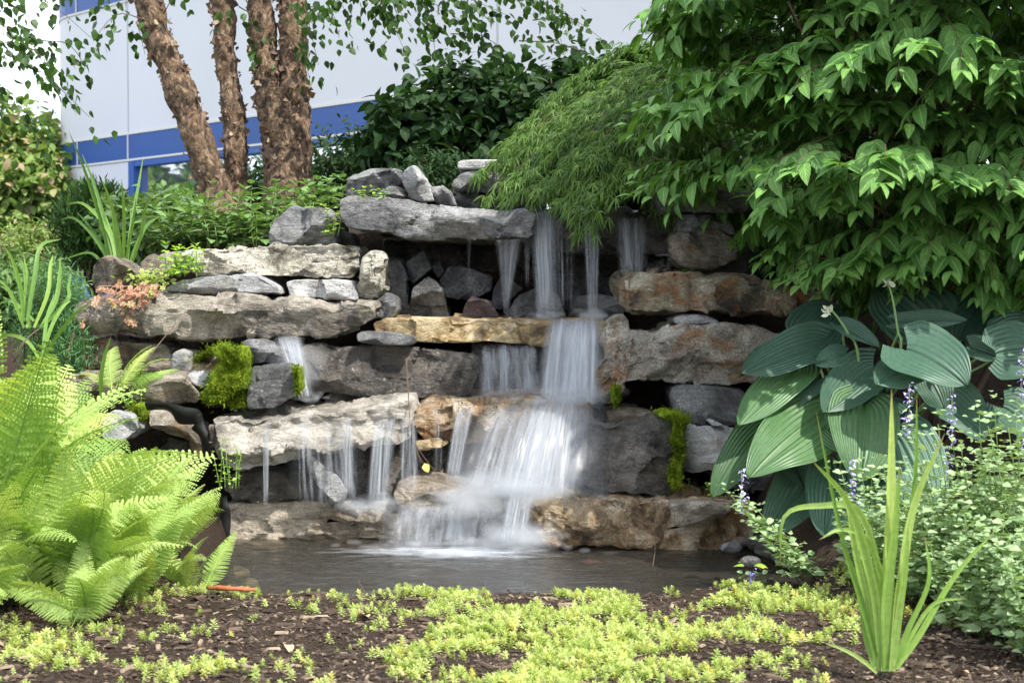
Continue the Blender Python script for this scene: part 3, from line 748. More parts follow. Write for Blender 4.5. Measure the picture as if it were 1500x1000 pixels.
moss('5', [(572, 575), (600, 545), (650, 512), (680, 510), (660, 530), (610, 560)], 6.68, 'thin moss strip along the top of the tan stone', .01, n=500)
moss('5', [(720, 740), (800, 690), (812, 765), (740, 768)], 6.6, 'dark moss patch at the foot of the wet grey block', .02, n=500)
moss('5', [(990, 590), (1022, 600), (1030, 680), (1012, 712), (1000, 650)], 6.52, 'moss fringe on the right edge of the wet grey block', .02, n=500)
moss('5', [(303, 770), (340, 750), (372, 765), (368, 820), (345, 830), (330, 795)], 6.42, 'small moss tuft beside the black liner', .02, n=500)
moss('8', [(390, 205), (440, 180), (500, 188), (575, 218), (582, 248), (545, 285), (555, 380), (530, 480), (525, 595), (480, 605), (462, 500), (478, 420), (458, 330), (495, 250), (470, 215)], 6.36, 'moss strip running down the corner of the large wet boulder', .03)
moss('8', [(170, 60), (205, 50), (215, 110), (200, 165), (165, 150)], 6.62, 'dim moss on the underside of the orange speckled block', .02, n=400)

# ------------------------------------------------------------------ falling water and foam
def water_mat(name, dens=1.0, k=22.0, lo=.40, hi=.62):
    t = NT(name)
    at = t.n("SeparateXYZ", {0: t.n("Attribute", attribute_name="luv").outputs['Vector']})
    u, v, r = at.outputs[0], at.outputs[1], at.outputs[2]
    vec = t.n("CombineXYZ", {0: t.math('MULTIPLY', u, k), 1: t.math('MULTIPLY', v, 1.1), 2: t.math('MULTIPLY', r, 37.0)}).outputs[0]
    n1 = t.noise(vec, 1.0, 5, .62)
    vec2 = t.n("CombineXYZ", {0: t.math('MULTIPLY', u, k * .28), 1: t.math('MULTIPLY', v, .8), 2: t.math('MULTIPLY', r, 11.0)}).outputs[0]
    n2 = t.noise(vec2, 1.0, 3, .5)
    a = t.math('ADD', t.math('MULTIPLY', n1, .6), t.math('MULTIPLY', n2, .4))
    edge = t.math('MULTIPLY', t.math('MULTIPLY', u, t.math('SUBTRACT', 1.0, u)), 6.5, True)
    a = t.math('ADD', a, t.math('MULTIPLY', t.math('SUBTRACT', edge, 1.0), .30))
    # ragged ends: the lip and the landing break up at different heights across the sheet
    vj = t.math('ADD', v, t.math('MULTIPLY', t.math('SUBTRACT', n2, .5), .45))
    a = t.math('ADD', t.math('MULTIPLY', t.ramp(a, [(lo, 0.0), (hi, 1.0)]), .86), .13 if dens > .75 else .04)
    a = t.math('MULTIPLY', t.math('MULTIPLY', a, edge), t.math('MULTIPLY', dens, t.ramp(vj, [(0.0, .12), (.10, .7), (.25, 1.0), (.85, 1.0), (1.05, .25)])), True)
    d = t.n("BsdfDiffuse", {'Color': (.55, .58, .63, 1)}).outputs[0]
    tl = t.n("BsdfTranslucent", {'Color': (.55, .58, .63, 1)}).outputs[0]
    g = t.n("BsdfGlossy", {'Color': (1, 1, 1, 1), 'Roughness': .25}).outputs[0]
    s = t.n("MixShader", {0: .45, 1: d, 2: tl}).outputs[0]
    s = t.n("MixShader", {0: .03, 1: s, 2: g}).outputs[0]
    tr = t.n("BsdfTransparent").outputs[0]
    return t.end(t.n("MixShader", {0: a, 1: tr, 2: s}).outputs[0])
M['w_dense'] = water_mat('falling_water_dense', 1.0, 26, .36, .66)
M['w_mid'] = water_mat('falling_water', .8, 26, .41, .68)
M['w_fan'] = water_mat('falling_water_fan', .76, 30, .46, .78)
M['w_thin'] = water_mat('falling_water_thin', .7, 18, .46, .68)

def fall(top, bot, Y0, Y1, label, mat='w_mid', layers=2, arc=.06, over=.06):
    """top/bot: lists of pixel points left->right; a curved sheet of water between them"""
    nu, nv = 40, 22
    T = catmull([P(x, y, Y0) for x, y in top], nu); B = catmull([P(x, y, Y1) for x, y in bot], nu)
    mb = MB()
    for L in range(layers):
        v = np.linspace(0, 1, nv)[:, None, None]
        # horizontal motion uniform in time, fall quadratic
        tt = np.sqrt(v)
        XY = T[None] * (1 - tt) + B[None] * tt
        X = np.where(True, T[None] * (1 - v ** .75) + B[None] * v ** .75, XY)
        V = X.copy(); V[..., 1] = XY[..., 1]
        V[..., 2] = T[None, :, 2] * (1 - v[..., 0]) + B[None, :, 2] * v[..., 0]
        uu = np.linspace(0, 1, nu)
        rip = fbm(np.stack(np.broadcast_arrays(uu[None] * 9, v[..., 0] * 1.5, np.full((1, 1), L * 5.0 + T[0, 0] * 7)), -1), 3, L)
        V[..., 1] += rip * .012 + L * .022
        # a short run of water on the stone before the lip
        pre = V[0].copy(); pre[:, 1] += over; pre[:, 2] += .006
        V = np.concatenate([pre[None], V])
        vv = np.concatenate([[0], np.linspace(0.03, 1, nv)])
        A = np.stack(np.broadcast_arrays(uu[None], vv[:, None]), -1)
        mb.add(V, grid_faces(nv + 1, nu), A, (L * .37 + abs(T[0, 0]) * 1.7) % 1)
    o = mb.build('waterfall', M[mat], origin=T.mean(0)); tag(o, label, 'waterfall', 'streams of the waterfall')

fall([(722, 352), (745, 352), (770, 350)], [(737, 458), (741, 460), (746, 458)], 7.2, 7.32, 'thin stream narrowing to a point at the left of the recess', 'w_mid', 2)
fall([(772, 312), (792, 308), (818, 312)], [(784, 464), (798, 466), (818, 464)], 7.36, 7.15, 'brightest upper stream pouring off the lip beside the maple tips', 'w_mid', 2)
fall([(765, 352), (772, 352), (780, 352)], [(768, 420), (772, 420), (776, 420)], 7.2, 7.3, 'faint short trickle between the two left upper streams', 'w_thin', 1)
fall([(808, 312), (816, 312), (826, 312)], [(812, 460), (820, 460), (830, 458)], 7.34, 7.2, 'thin streak just right of the brightest upper stream', 'w_thin', 1)
fall([(850, 320), (865, 318), (882, 318)], [(860, 460), (868, 462), (876, 460)], 7.36, 7.15, 'narrow upper stream below the hanging maple tips', 'w_mid', 2)
fall([(898, 320), (920, 318), (950, 320)], [(905, 402), (925, 404), (950, 402)], 7.36, 7.2, 'wide faint upper stream behind the rusty slab', 'w_mid', 2)
fall([(825, 330), (835, 330), (846, 330)], [(826, 455), (834, 455), (842, 455)], 7.38, 7.3, 'faint trickle between the two right upper streams', 'w_thin', 1)
fall([(682, 352), (687, 352), (692, 352)], [(684, 412), (686, 412), (688, 412)], 7.22, 7.4, 'single thread of water dripping from the top slab', 'w_thin', 1)
fall([(800, 470), (840, 469), (888, 471)], [(782, 590), (830, 596), (890, 600)], 6.98, 6.70, 'dense white middle fall pouring over the golden slab', 'w_dense', 3)
fall([(838, 468), (855, 468), (880, 469)], [(825, 590), (850, 592), (878, 592)], 6.95, 6.62, 'brightest core of the middle fall at its right side', 'w_dense', 2)
fall([(690, 506), (740, 507), (810, 508)], [(688, 584), (745, 586), (812, 588)], 7.0, 6.9, 'loose thin threads falling from the golden slab', 'w_thin', 3)
fall([(728, 505), (737, 505), (748, 505)], [(728, 580), (738, 582), (750, 580)], 6.98, 6.88, 'single pale strand left of the middle fall', 'w_mid', 1)
fall([(705, 600), (790, 588), (892, 598)], [(640, 722), (760, 732), (890, 720)], 6.58, 6.26, 'broad fanning lower fall spreading into the foam', 'w_fan', 3, over=.2)
fall([(775, 590), (815, 586), (862, 592)], [(715, 724), (785, 732), (860, 724)], 6.56, 6.24, 'thick white heart of the lower fall', 'w_mid', 2, over=.12)
fall([(668, 600), (682, 598), (700, 600)], [(650, 702), (662, 704), (676, 702)], 6.56, 6.46, 'separate slim stream left of the lower main fall', 'w_mid', 2)
fall([(632, 606), (642, 604), (652, 606)], [(634, 690), (640, 690), (650, 690)], 6.57, 6.5, 'faint stream at the left end of the tan ledge', 'w_thin', 1)
fall([(384, 622), (390, 621), (397, 622)], [(385, 738), (389, 739), (393, 738)], 6.36, 6.34, 'single narrow stream at the left of the cream ledge', 'w_dense', 1)
fall([(420, 625), (470, 618), (530, 612)], [(418, 735), (480, 738), (540, 738)], 6.37, 6.33, 'loose curtain of drips under the cream ledge', 'w_thin', 2)
fall([(546, 622), (562, 618), (585, 615)], [(535, 738), (552, 740), (572, 738)], 6.34, 6.27, 'strong stream at the right of the cream ledge', 'w_mid', 2)
fall([(585, 612), (600, 610), (612, 612)], [(580, 720), (600, 722), (618, 720)], 6.37, 6.3, 'misty stream off the right corner of the cream ledge', 'w_thin', 2)
fall([(398, 497), (420, 494), (445, 498)], [(432, 578), (442, 582), (458, 580)], 6.86, 6.62, 'small misty cascade above the cream ledge', 'w_mid', 3)
fall([(500, 625), (510, 622), (520, 622)], [(500, 720), (508, 722), (516, 720)], 6.35, 6.33, 'thin silvery thread in the middle of the drip curtain', 'w_mid', 1)
fall([(560, 752), (660, 738), (760, 742)], [(550, 798), (650, 802), (770, 800)], 6.40, 6.30, 'low white water running over the bottom shelf', 'w_mid', 2)
fall([(742, 720), (765, 722), (790, 724)], [(728, 792), (752, 800), (775, 796)], 6.28, 6.18, 'short white chute beside the tan block', 'w_dense', 2)

def foam(cx, cy, Y, rx, rd, hgt, label, layers=5, dens=.9):
    """soft mound of spray: stacked shallow shells with ragged, fading edges"""
    c = P(cx, cy, Y); n = 34
    mb = MB()
    rr = np.linspace(0, 1, n); aa = np.linspace(0, 2 * math.pi, 48, endpoint=False)
    R, A_ = np.meshgrid(rr, aa, indexing='ij')
    for L in range(layers):
        sc = 1 - .10 * L
        x = c[0] + rx * sc * R * np.cos(A_); y = Y + rd * sc * R * np.sin(A_)
        z = c[2] + hgt * (L + .5) / layers * (1 - R ** 2)
        p = np.stack([x * 8, y * 8, z * 0 + L * 3], -1)
        z = z + fbm(p, 3, L) * hgt * .30 * (1 - R)
        mb.add(np.stack([x, y, z], -1), grid_faces(n, 48, True), np.stack([R, np.broadcast_to(A_ / 6.28, R.shape)], -1), L / layers)
    o = mb.build('foam', M['foam'], origin=c); tag(o, label, 'foam', kind='stuff')

def foam_mat():
    t = NT('foam'); pos = t.pos()
    at = t.n("SeparateXYZ", {0: t.n("Attribute", attribute_name="luv").outputs['Vector']})
    u, r = at.outputs[0], at.outputs[2]
    n = t.noise(t.mapping(pos, scale=(1, 2.2, 1)), 9, 6, .6, .5)
    fade = t.math('SUBTRACT', 1.0, t.math('POWER', u, 1.3), True)
    a = t.math('ADD', t.math('MULTIPLY', t.math('SUBTRACT', n, .5), 2.4), t.math('SUBTRACT', t.math('MULTIPLY', fade, 1.5), .55), True)
    a = t.math('MULTIPLY', t.math('MULTIPLY', a, fade), .62)
    d = t.n("BsdfDiffuse", {'Color': (.72, .75, .80, 1)}).outputs[0]
    tl = t.n("BsdfTranslucent", {'Color': (.72, .75, .80, 1)}).outputs[0]
    s = t.n("MixShader", {0: .5, 1: d, 2: tl}).outputs[0]
    return t.end(t.n("MixShader", {0: a, 1: t.n("BsdfTransparent").outputs[0], 2: s}).outputs[0])
M['foam'] = foam_mat()
foam(705, 809, 6.14, .46, .26, .006, 'foam spreading over the pond surface', 3)
foam(640, 807, 6.16, .62, .22, .004, 'thin streaky foam drifting left on the pond', 2)

def puff_mat():
    t = NT('mist')
    fc = t.n("LayerWeight", {'Blend': .5}).outputs['Facing']
    a = t.math('MULTIPLY', t.math('POWER', t.math('SUBTRACT', 1.0, fc, True), 2.2), .085, True)
    d = t.n("BsdfDiffuse", {'Color': (.66, .69, .74, 1)}).outputs[0]
    tl = t.n("BsdfTranslucent", {'Color': (.76, .79, .84, 1)}).outputs[0]
    s_ = t.n("MixShader", {0: .5, 1: d, 2: tl}).outputs[0]
    return t.end(t.n("MixShader", {0: a, 1: t.n("BsdfTransparent").outputs[0], 2: s_}).outputs[0])
M['puff'] = puff_mat()
def mist(cx, cy, Y, rx, rd, rz, dens, label):
    """spray built from many small, nearly transparent puffs of droplets"""
    c = P(cx, cy, Y); v, f = uvsphere(14, 10); mb = MB()
    n = int(dens * .9)
    q = RND.normal(0, .45, (n, 3)) * np.array([rx, rd, rz]); q[:, 2] = np.abs(q[:, 2]) * 1.3 - rz * .35
    sc = rz * RND.uniform(.35, .95, n) * (1.2 - np.abs(q[:, 0]) / rx * .5)
    S = np.stack([sc * RND.uniform(1.2, 2.6, n), sc * 1.3, sc], -1)
    R = np.eye(3)[None] * S[:, None, :]
    mb.inst((v, f, np.zeros((len(v), 2))), R, c + q)
    tag(mb.build('mist', M['puff'], origin=c), label, 'mist', kind='stuff')
mist(460, 582, 6.62, .16, .12, .018, 16, 'thin white water sheeting over the cream ledge')
mist(780, 586, 6.62, .20, .10, .02, 22, 'thin white water sheeting over the tan ledge')
mist(765, 724, 6.24, .27, .14, .07, 32, 'spray cloud where the main fall lands')
mist(690, 735, 6.24, .26, .14, .06, 26, 'spray drifting left of the main fall')
mist(760, 785, 6.18, .12, .10, .06, 34, 'spray at the foot of the short chute')
mist(845, 582, 6.68, .14, .10, .055, 28, 'spray where the middle fall hits the ledge')
mist(560, 742, 6.24, .20, .12, .035, 30, 'spray below the left streams')
mist(800, 464, 7.15, .07, .07, .022, 26, 'spray at the foot of the upper streams')
mist(868, 463, 7.12, .06, .07, .028, 28, 'spray beside the rusty slab')
mist(436, 545, 6.72, .035, .06, .10, 10, 'mist hanging in the little left cascade')
mist(700, 800, 6.14, .40, .14, .03, 36, 'low spray over the churned pond')
mist(600, 798, 6.2, .25, .10, .02, 18, 'low spray left of the churned water')

# ------------------------------------------------------------------ leaf templates
def leaf_tpl(w=.4, n=5, fold=.12, droop=.25, a=.75, b=.9, base=0.0):
    """unit-long leaf along +Y: 3 vertices across, n segments; pointed at both ends"""
    t = np.linspace(0, 1, n + 1)
    pr = (t + 1e-4) ** a * (1 - t + 1e-4) ** b; pr = pr / pr.max() * w / 2
    pr[0] = max(pr[0], base); pr[-1] = .004
    z = -droop * t ** 2; y = t * (1 - .25 * droop * t)
    V = np.stack([np.stack([-pr, y, z + fold * pr], -1), np.stack([pr * 0, y, z], -1), np.stack([pr, y, z + fold * pr], -1)], 1)
    A = np.stack(np.broadcast_arrays(np.array([-1.0, 0, 1.0])[None], t[:, None]), -1)
    return V.reshape(-1, 3), grid_faces(n + 1, 3), A.reshape(-1, 2)

def jit(n, s): return RND.normal(0, s, (n, 3))

# ------------------------------------------------------------------ dogwood shrub
def dogwood():
    C = np.array([1.78, 6.45, 2.02]); Rr = np.array([1.12, 1.05, 1.16])
    root = empty('dogwood_shrub', (1.75, 6.7, float(H(1.75, 6.7))), 'large green shrub with drooping pointed leaves overhanging the falls at the right', 'shrub')
    tpl = leaf_tpl(.44, 6, .25, .38, .62, .95)
    mb = MB(); st = MB()
    cand = norm(RND.normal(0, 1, (4000, 3)) + np.array([-.2, -.5, .1])); fans = []
    for cd in cand:
        if all(np.dot(cd, f_) < math.cos(.225) for f_ in fans): fans.append(cd)
        if len(fans) > 150: break
    fans = np.array(fans); nf_ = len(fans); per = 9
    frad = (1 + .16 * fbm(fans * 2.6, 3, 4)) * RND.uniform(.84, 1.12, nf_)
    fc = C + fans * Rr * frad[:, None]
    az = norm(np.cross(fans, np.array([0, 0, 1.0])))
    sprd = np.linspace(-1, 1, per)
    p = (fc[:, None] + az[:, None] * (sprd * .21)[None, :, None] - norm(fans * np.array([1, 1, .3]))[:, None] * (np.abs(sprd) * .10)[None, :, None]).reshape(-1, 3) + jit(nf_ * per, .022)
    dfan = norm((fans[:, None] * np.array([1, 1, .4]) + az[:, None] * (sprd * .75)[None, :, None]).reshape(-1, 3))
    inn = norm(RND.normal(0, 1, (330, 3)) + np.array([-.2, -.4, 0])); pin = C + inn * Rr * RND.uniform(.5, .78, 330)[:, None]
    p = np.concatenate([p, pin]); d = np.concatenate([dfan, inn])
    keep = p[:, 2] > .98 + .5 * sstep(1.45, .75, p[:, 0]); p, d = p[keep], d[keep]
    K = len(p)
    # twig directions: outward and slightly up at start, arching over
    hd = norm(d * np.array([1, 1, .30]) + jit(K, .28) + np.array([0, 0, .12]))
    L = RND.uniform(.22, .36, K)
    leafs = []
    for j in range(7):
        s = j / 6.0
        q = p + hd * (L * (s - .55))[:, None] + np.array([0, 0, 1.0]) * (.10 * s - .22 * s ** 2)[..., None] * L[:, None] * 1.6 if False else p + hd * (L * (s - .55))[:, None]
        q = q + np.stack([np.zeros(K), np.zeros(K), L * (.25 * s - .55 * s * s)], -1)
        side = norm(np.cross(hd, np.array([0, 0, 1.0])))
        if j == 6:
            for sg in (-1, 1):
                dd = norm(hd * .8 + side * sg * .45 + np.array([0, 0, -.05]) + jit(K, .12))
                mb.inst(tpl, frames(dd, np.array([0, 0, 1.0]) + jit(K, .15), RND.uniform(.055, .085, K)), q, RND.uniform(.5, 1, K))
        else:
            for sg in (-1, 1):
                ok = RND.random(K) < .93
                dd = norm(hd * .6 + side * sg * .62 + np.array([0, 0, -.36 - .2 * (1 - s)]) + jit(K, .2))
                sc = RND.uniform(.095, .135, K) * (1 - .25 * abs(s - .5))
                R = frames(dd, np.array([0, 0, 1.0]) + hd * .6 + jit(K, .2), sc)
                mb.inst(tpl, R[ok], q[ok], RND.uniform(0, .85, ok.sum()))
    for k in range(0, K, 3):
        a = p[k] - hd[k] * L[k] * 1.3; b = p[k] + hd[k] * L[k] * .1; e = p[k] + hd[k] * L[k] * .45 + np.array([0, 0, -.3 * L[k]])
        tube(st, [a, b, e], .0032, .0014, 4, 5)
    mb.build('foliage', M['dogwood'], root, smooth=True)
    base = np.array([1.75, 6.7, float(H(1.75, 6.7)) - .05])
    for k in range(26):
        dd = norm(RND.normal(0, 1, 3) + np.array([-.3, -.3, .6])); e = C + dd * Rr * .85
        mdl = base * .45 + e * .55 + np.array([0, 0, .25]) + RND.normal(0, .06, 3)
        tube(st, [base + RND.normal(0, .05, 3), mdl, e], .018, .005, 6, 9)
    st.build('branches', M['wood'], root)
dogwood()

# ------------------------------------------------------------------ lace-leaf maple
def maple():
    root = empty('lace_leaf_maple', (.95, 7.9, float(H(.95, 7.9))), 'weeping maple with fine feathery leaves cascading over the top of the falls', 'tree')
    t = np.array([0, .3, .65, 1.0]); w = np.array([.35, 1.0, .8, .05])
    V = np.stack([np.stack([-w, t, -.30 * t ** 2], -1), np.stack([w, t, -.30 * t ** 2], -1)], 1).reshape(-1, 3)
    lobe = (V, grid_faces(4, 2), np.stack([np.tile([-1.0, 1.0], 4), np.repeat(t, 2)], -1))
    mb = MB(); st = MB()
    def leaves(c, d, size):
        """seven narrow lobes per leaf, each its own strip so that they part and cross"""
        K = len(c); d = norm(d); side = norm(np.cross(d, np.array([0, -.35, 1.0]) + jit(K, .25))); base_r = RND.uniform(0, 1, K)
        for ang, L in ((0, 1.15), (.34, 1.0), (-.34, 1.0), (.72, .8), (-.72, .8), (1.2, .5), (-1.2, .5)):
            an = ang + RND.normal(0, .10, K)
            dd = norm(d * np.cos(an)[:, None] + side * np.sin(an)[:, None] + jit(K, .10))
            R = frames(dd, np.array([0, -.45, .9]) + jit(K, .45))
            l = size * L * RND.uniform(.8, 1.15, K)
            R = R * np.stack([np.full(K, .0028), l, l], -1)[:, None, :]
            mb.inst(lobe, R, c, np.clip(base_r * .6 + RND.uniform(0, .4, K), 0, 1))
    trunk = np.array([.95, 7.9, float(H(.95, 7.9)) - .05]); apex = P(985, 150, 7.75)
    tube(st, [trunk, trunk + [.0, -.05, .35], apex + [0.0, 0.05, -.12]], .05, .03, 8, 10)
    ends = [(702, 262, 7.55, 5), (716, 296, 7.35, 3), (742, 300, 7.3, 4), (728, 228, 7.7, 6), (760, 195, 7.8, 7), (760, 268, 7.35, 6), (785, 232, 7.45, 8), (800, 160, 7.9, 8), (792, 290, 7.2, 7), (838, 128, 7.9, 8), (880, 108, 7.9, 8), (925, 100, 7.85, 8),
            (822, 208, 7.4, 9), (828, 262, 7.15, 9), (852, 312, 6.98, 9), (822, 304, 7.08, 7), (885, 292, 7.0, 9), (868, 240, 7.1, 9), (872, 178, 7.4, 9), (915, 150, 7.5, 9), (915, 215, 7.15, 9), (928, 272, 7.05, 9), (955, 190, 7.3, 9), (962, 245, 7.15, 8),
            (980, 300, 7.25, 5), (985, 330, 7.3, 3), (1010, 215, 7.3, 8), (1000, 150, 7.5, 8), (1060, 220, 7.4, 7), (1050, 160, 7.6, 7), (1000, 265, 7.5, 6), (965, 110, 7.8, 8), (740, 248, 7.5, 6), (850, 345, 6.95, 3)]
    for (x, y, Y, n) in ends:
        e = P(x, y - 8, Y); mid = apex * .5 + e * .5 + np.array([0, 0, .13 + .04 * RND.random()])
        path = catmull([apex + [0, .1, -.10], mid, e], 30)
        tube(st, path[::5], .010, .002, 5, 12)
        i0 = 9
        for s_ in range(i0, 30):
            c = path[s_]; f = (s_ - i0) / 20.0
            out = path[min(29, s_ + 1)] - path[s_ - 1]
            k = n + 2
            lat = norm(np.cross(out, np.array([0, 0, 1.0])))
            q = c + lat * RND.normal(0, .075 * (1.15 - .6 * f), (k, 1)) + np.array([0, 0, 1.0]) * RND.normal(-.004, .014, (k, 1))
            dd = norm(out)[None] * .75 + np.sign(RND.normal(0, 1, (k, 1))) * lat * .22 + np.array([-.05, -.15, -.38 - .25 * f]) + jit(k, .16)
            leaves(q, dd, RND.uniform(.055, .085, k))
    mb.build('foliage', M['maple'], root, smooth=False)
    st.build('branches', M['wood'], root)
maple()

# ------------------------------------------------------------------ generic leafy shrub made of leafy twigs
def shrub(name, label, cat, base, C, Rr, K, mat, leaf, tpl, seed=1, down=.2, group=None, ntw=6, low=None, clump=.2, stems=10):
    root = empty(name, base, label, cat, group)
    mb = MB(); st = MB(); C = np.array(C, float); Rr = np.array(Rr, float)
    d = norm(RND.normal(0, 1, (K, 3)))
    lump = 1 + clump * fbm(d * 2.2 + seed * 3.3, 3, seed)
    rad = (RND.random(K) ** .45) * lump
    p = C + d * Rr * rad[:, None]
    if low is not None: p = p[p[:, 2] > low]; 
    K = len(p); d = norm(p - C)
    hd = norm(d + jit(K, .4) + np.array([0, 0, .15]))
    for j in range(ntw):
        side = norm(np.cross(hd, RND.normal(0, 1, (K, 3))))
        q = p + hd * (leaf * .7 * (j - ntw / 2))[..., None] if False else p + hd * leaf * .6 * (j - ntw / 2)
        dd = norm(hd * .5 + side + np.array([0, 0, -down]) + jit(K, .25))
        mb.inst(tpl, frames(dd, np.array([0, 0, 1.0]) + jit(K, .45), RND.uniform(.7, 1.25, K) * leaf), q)
    mb.build('foliage', M[mat], root, smooth=True)
    b = np.array(base)
    for k in range(stems):
        e = C + norm(RND.normal(0, 1, 3) + np.array([0, 0, .5])) * Rr * .8
        tube(st, [b, b * .5 + e * .5 + RND.normal(0, .05, 3), e], .012 + Rr.max() * .008, .004, 5, 8)
    st.build('stem', M['wood'], root)
    return root

T_OV = leaf_tpl(.6, 4, .2, .25, .6, .9)
T_NARROW = leaf_tpl(.3, 4, .15, .3, .7, .9)
def at(px, py, Y): return P(px, py, Y)

def bg_shrubs():
    def ground(x, y): return (x, y, float(H(x, y)))
    def sh(cx, cy, Y, rx, rz, ry, K, mat, leaf, tpl, label, **kw):
        c = P(cx, cy, Y); g = ground(c[0], Y)
        return shrub(kw.pop('name', 'dark_shrub'), label, kw.pop('cat', 'shrub'), g, c, (rx, ry, rz), K, mat, leaf, tpl, **kw)
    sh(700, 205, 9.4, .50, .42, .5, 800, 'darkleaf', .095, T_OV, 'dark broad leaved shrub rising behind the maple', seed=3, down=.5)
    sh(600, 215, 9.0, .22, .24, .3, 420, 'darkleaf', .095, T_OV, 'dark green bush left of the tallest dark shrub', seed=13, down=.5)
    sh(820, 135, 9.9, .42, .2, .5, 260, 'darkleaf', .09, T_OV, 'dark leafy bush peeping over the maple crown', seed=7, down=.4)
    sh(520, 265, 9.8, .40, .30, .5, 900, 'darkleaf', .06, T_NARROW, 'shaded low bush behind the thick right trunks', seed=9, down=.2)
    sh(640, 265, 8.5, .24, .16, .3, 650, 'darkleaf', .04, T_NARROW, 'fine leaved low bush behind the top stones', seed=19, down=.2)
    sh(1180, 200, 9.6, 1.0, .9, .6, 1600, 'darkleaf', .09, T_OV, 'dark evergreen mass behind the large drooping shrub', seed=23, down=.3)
    sh(1150, 350, 7.9, .42, .26, .3, 420, 'dogwood', .10, leaf_tpl(.44, 5, .25, .38, .62, .95), 'shaded leafy shrub filling the dark gap right of the stone pillar', seed=61, down=.5)
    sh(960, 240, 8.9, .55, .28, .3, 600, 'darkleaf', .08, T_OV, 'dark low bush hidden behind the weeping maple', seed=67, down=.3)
    sh(385, 285, 10.5, .35, .2, .4, 500, 'darkleaf', .06, T_NARROW, 'dim bush seen between the trunks', seed=29)
    sh(142, 340, 11.0, .25, .30, .3, 3200, 'fardark', .06, leaf_tpl(.22, 2, 0, .1), 'rounded dark conifer bush by the building corner', name='conifer_bush', seed=31, down=-1.2, clump=.08)
    sh(78, 470, 6.9, .16, .26, .16, 1500, 'bluegreen', .035, leaf_tpl(.13, 2, 0, .2), 'feathery blue green plant left of the long slab', name='feathery_plant', cat='plant', seed=37, down=-.5, clump=.2)
    sh(100, 520, 6.8, .10, .14, .12, 600, 'bluegreen', .035, leaf_tpl(.13, 2, 0, .2), 'lower clump of feathery foliage beside the shaded brown stone', name='feathery_plant', cat='plant', seed=38, down=-.5)
    sh(60, 370, 12.0, .35, .22, .3, 700, 'farleaf', .06, T_NARROW, 'pale green bush under the left trees', seed=41)
    sh(20, 440, 8.6, .38, .2, .3, 900, 'phlox', .06, T_NARROW, 'mid green bush at the left edge behind the ferns', seed=43)
    sh(240, 330, 10.5, .40, .22, .4, 600, 'phlox', .07, T_OV, 'loose green bush in front of the window', seed=47)
    # far trees
    for (cx, cy, Y, rx, rz, K, mat, lf, lab, sd) in [(35, 300, 26, 1.15, 1.25, 3000, 'farleaf', .17, 'sunlit tree left of the building', 51), (-90, 330, 30, 2.0, 1.5, 2600, 'farleaf', .2, 'tall sunlit tree at the left edge far behind', 53),
            (75, 330, 29, .8, .9, 1500, 'fardark', .16, 'dark green tree beside the building corner', 57), (-560, 270, 27, 3.2, 2.4, 1300, 'fardark', .22, 'large distant tree outside the left edge', 59)]:
        c = P(cx, cy, Y); g = ground(c[0], Y)
        shrub('broadleaf_tree', lab, 'tree', g, c, (rx, rx, rz), K, mat, lf, T_OV, seed=sd, clump=.35, stems=7)
bg_shrubs()

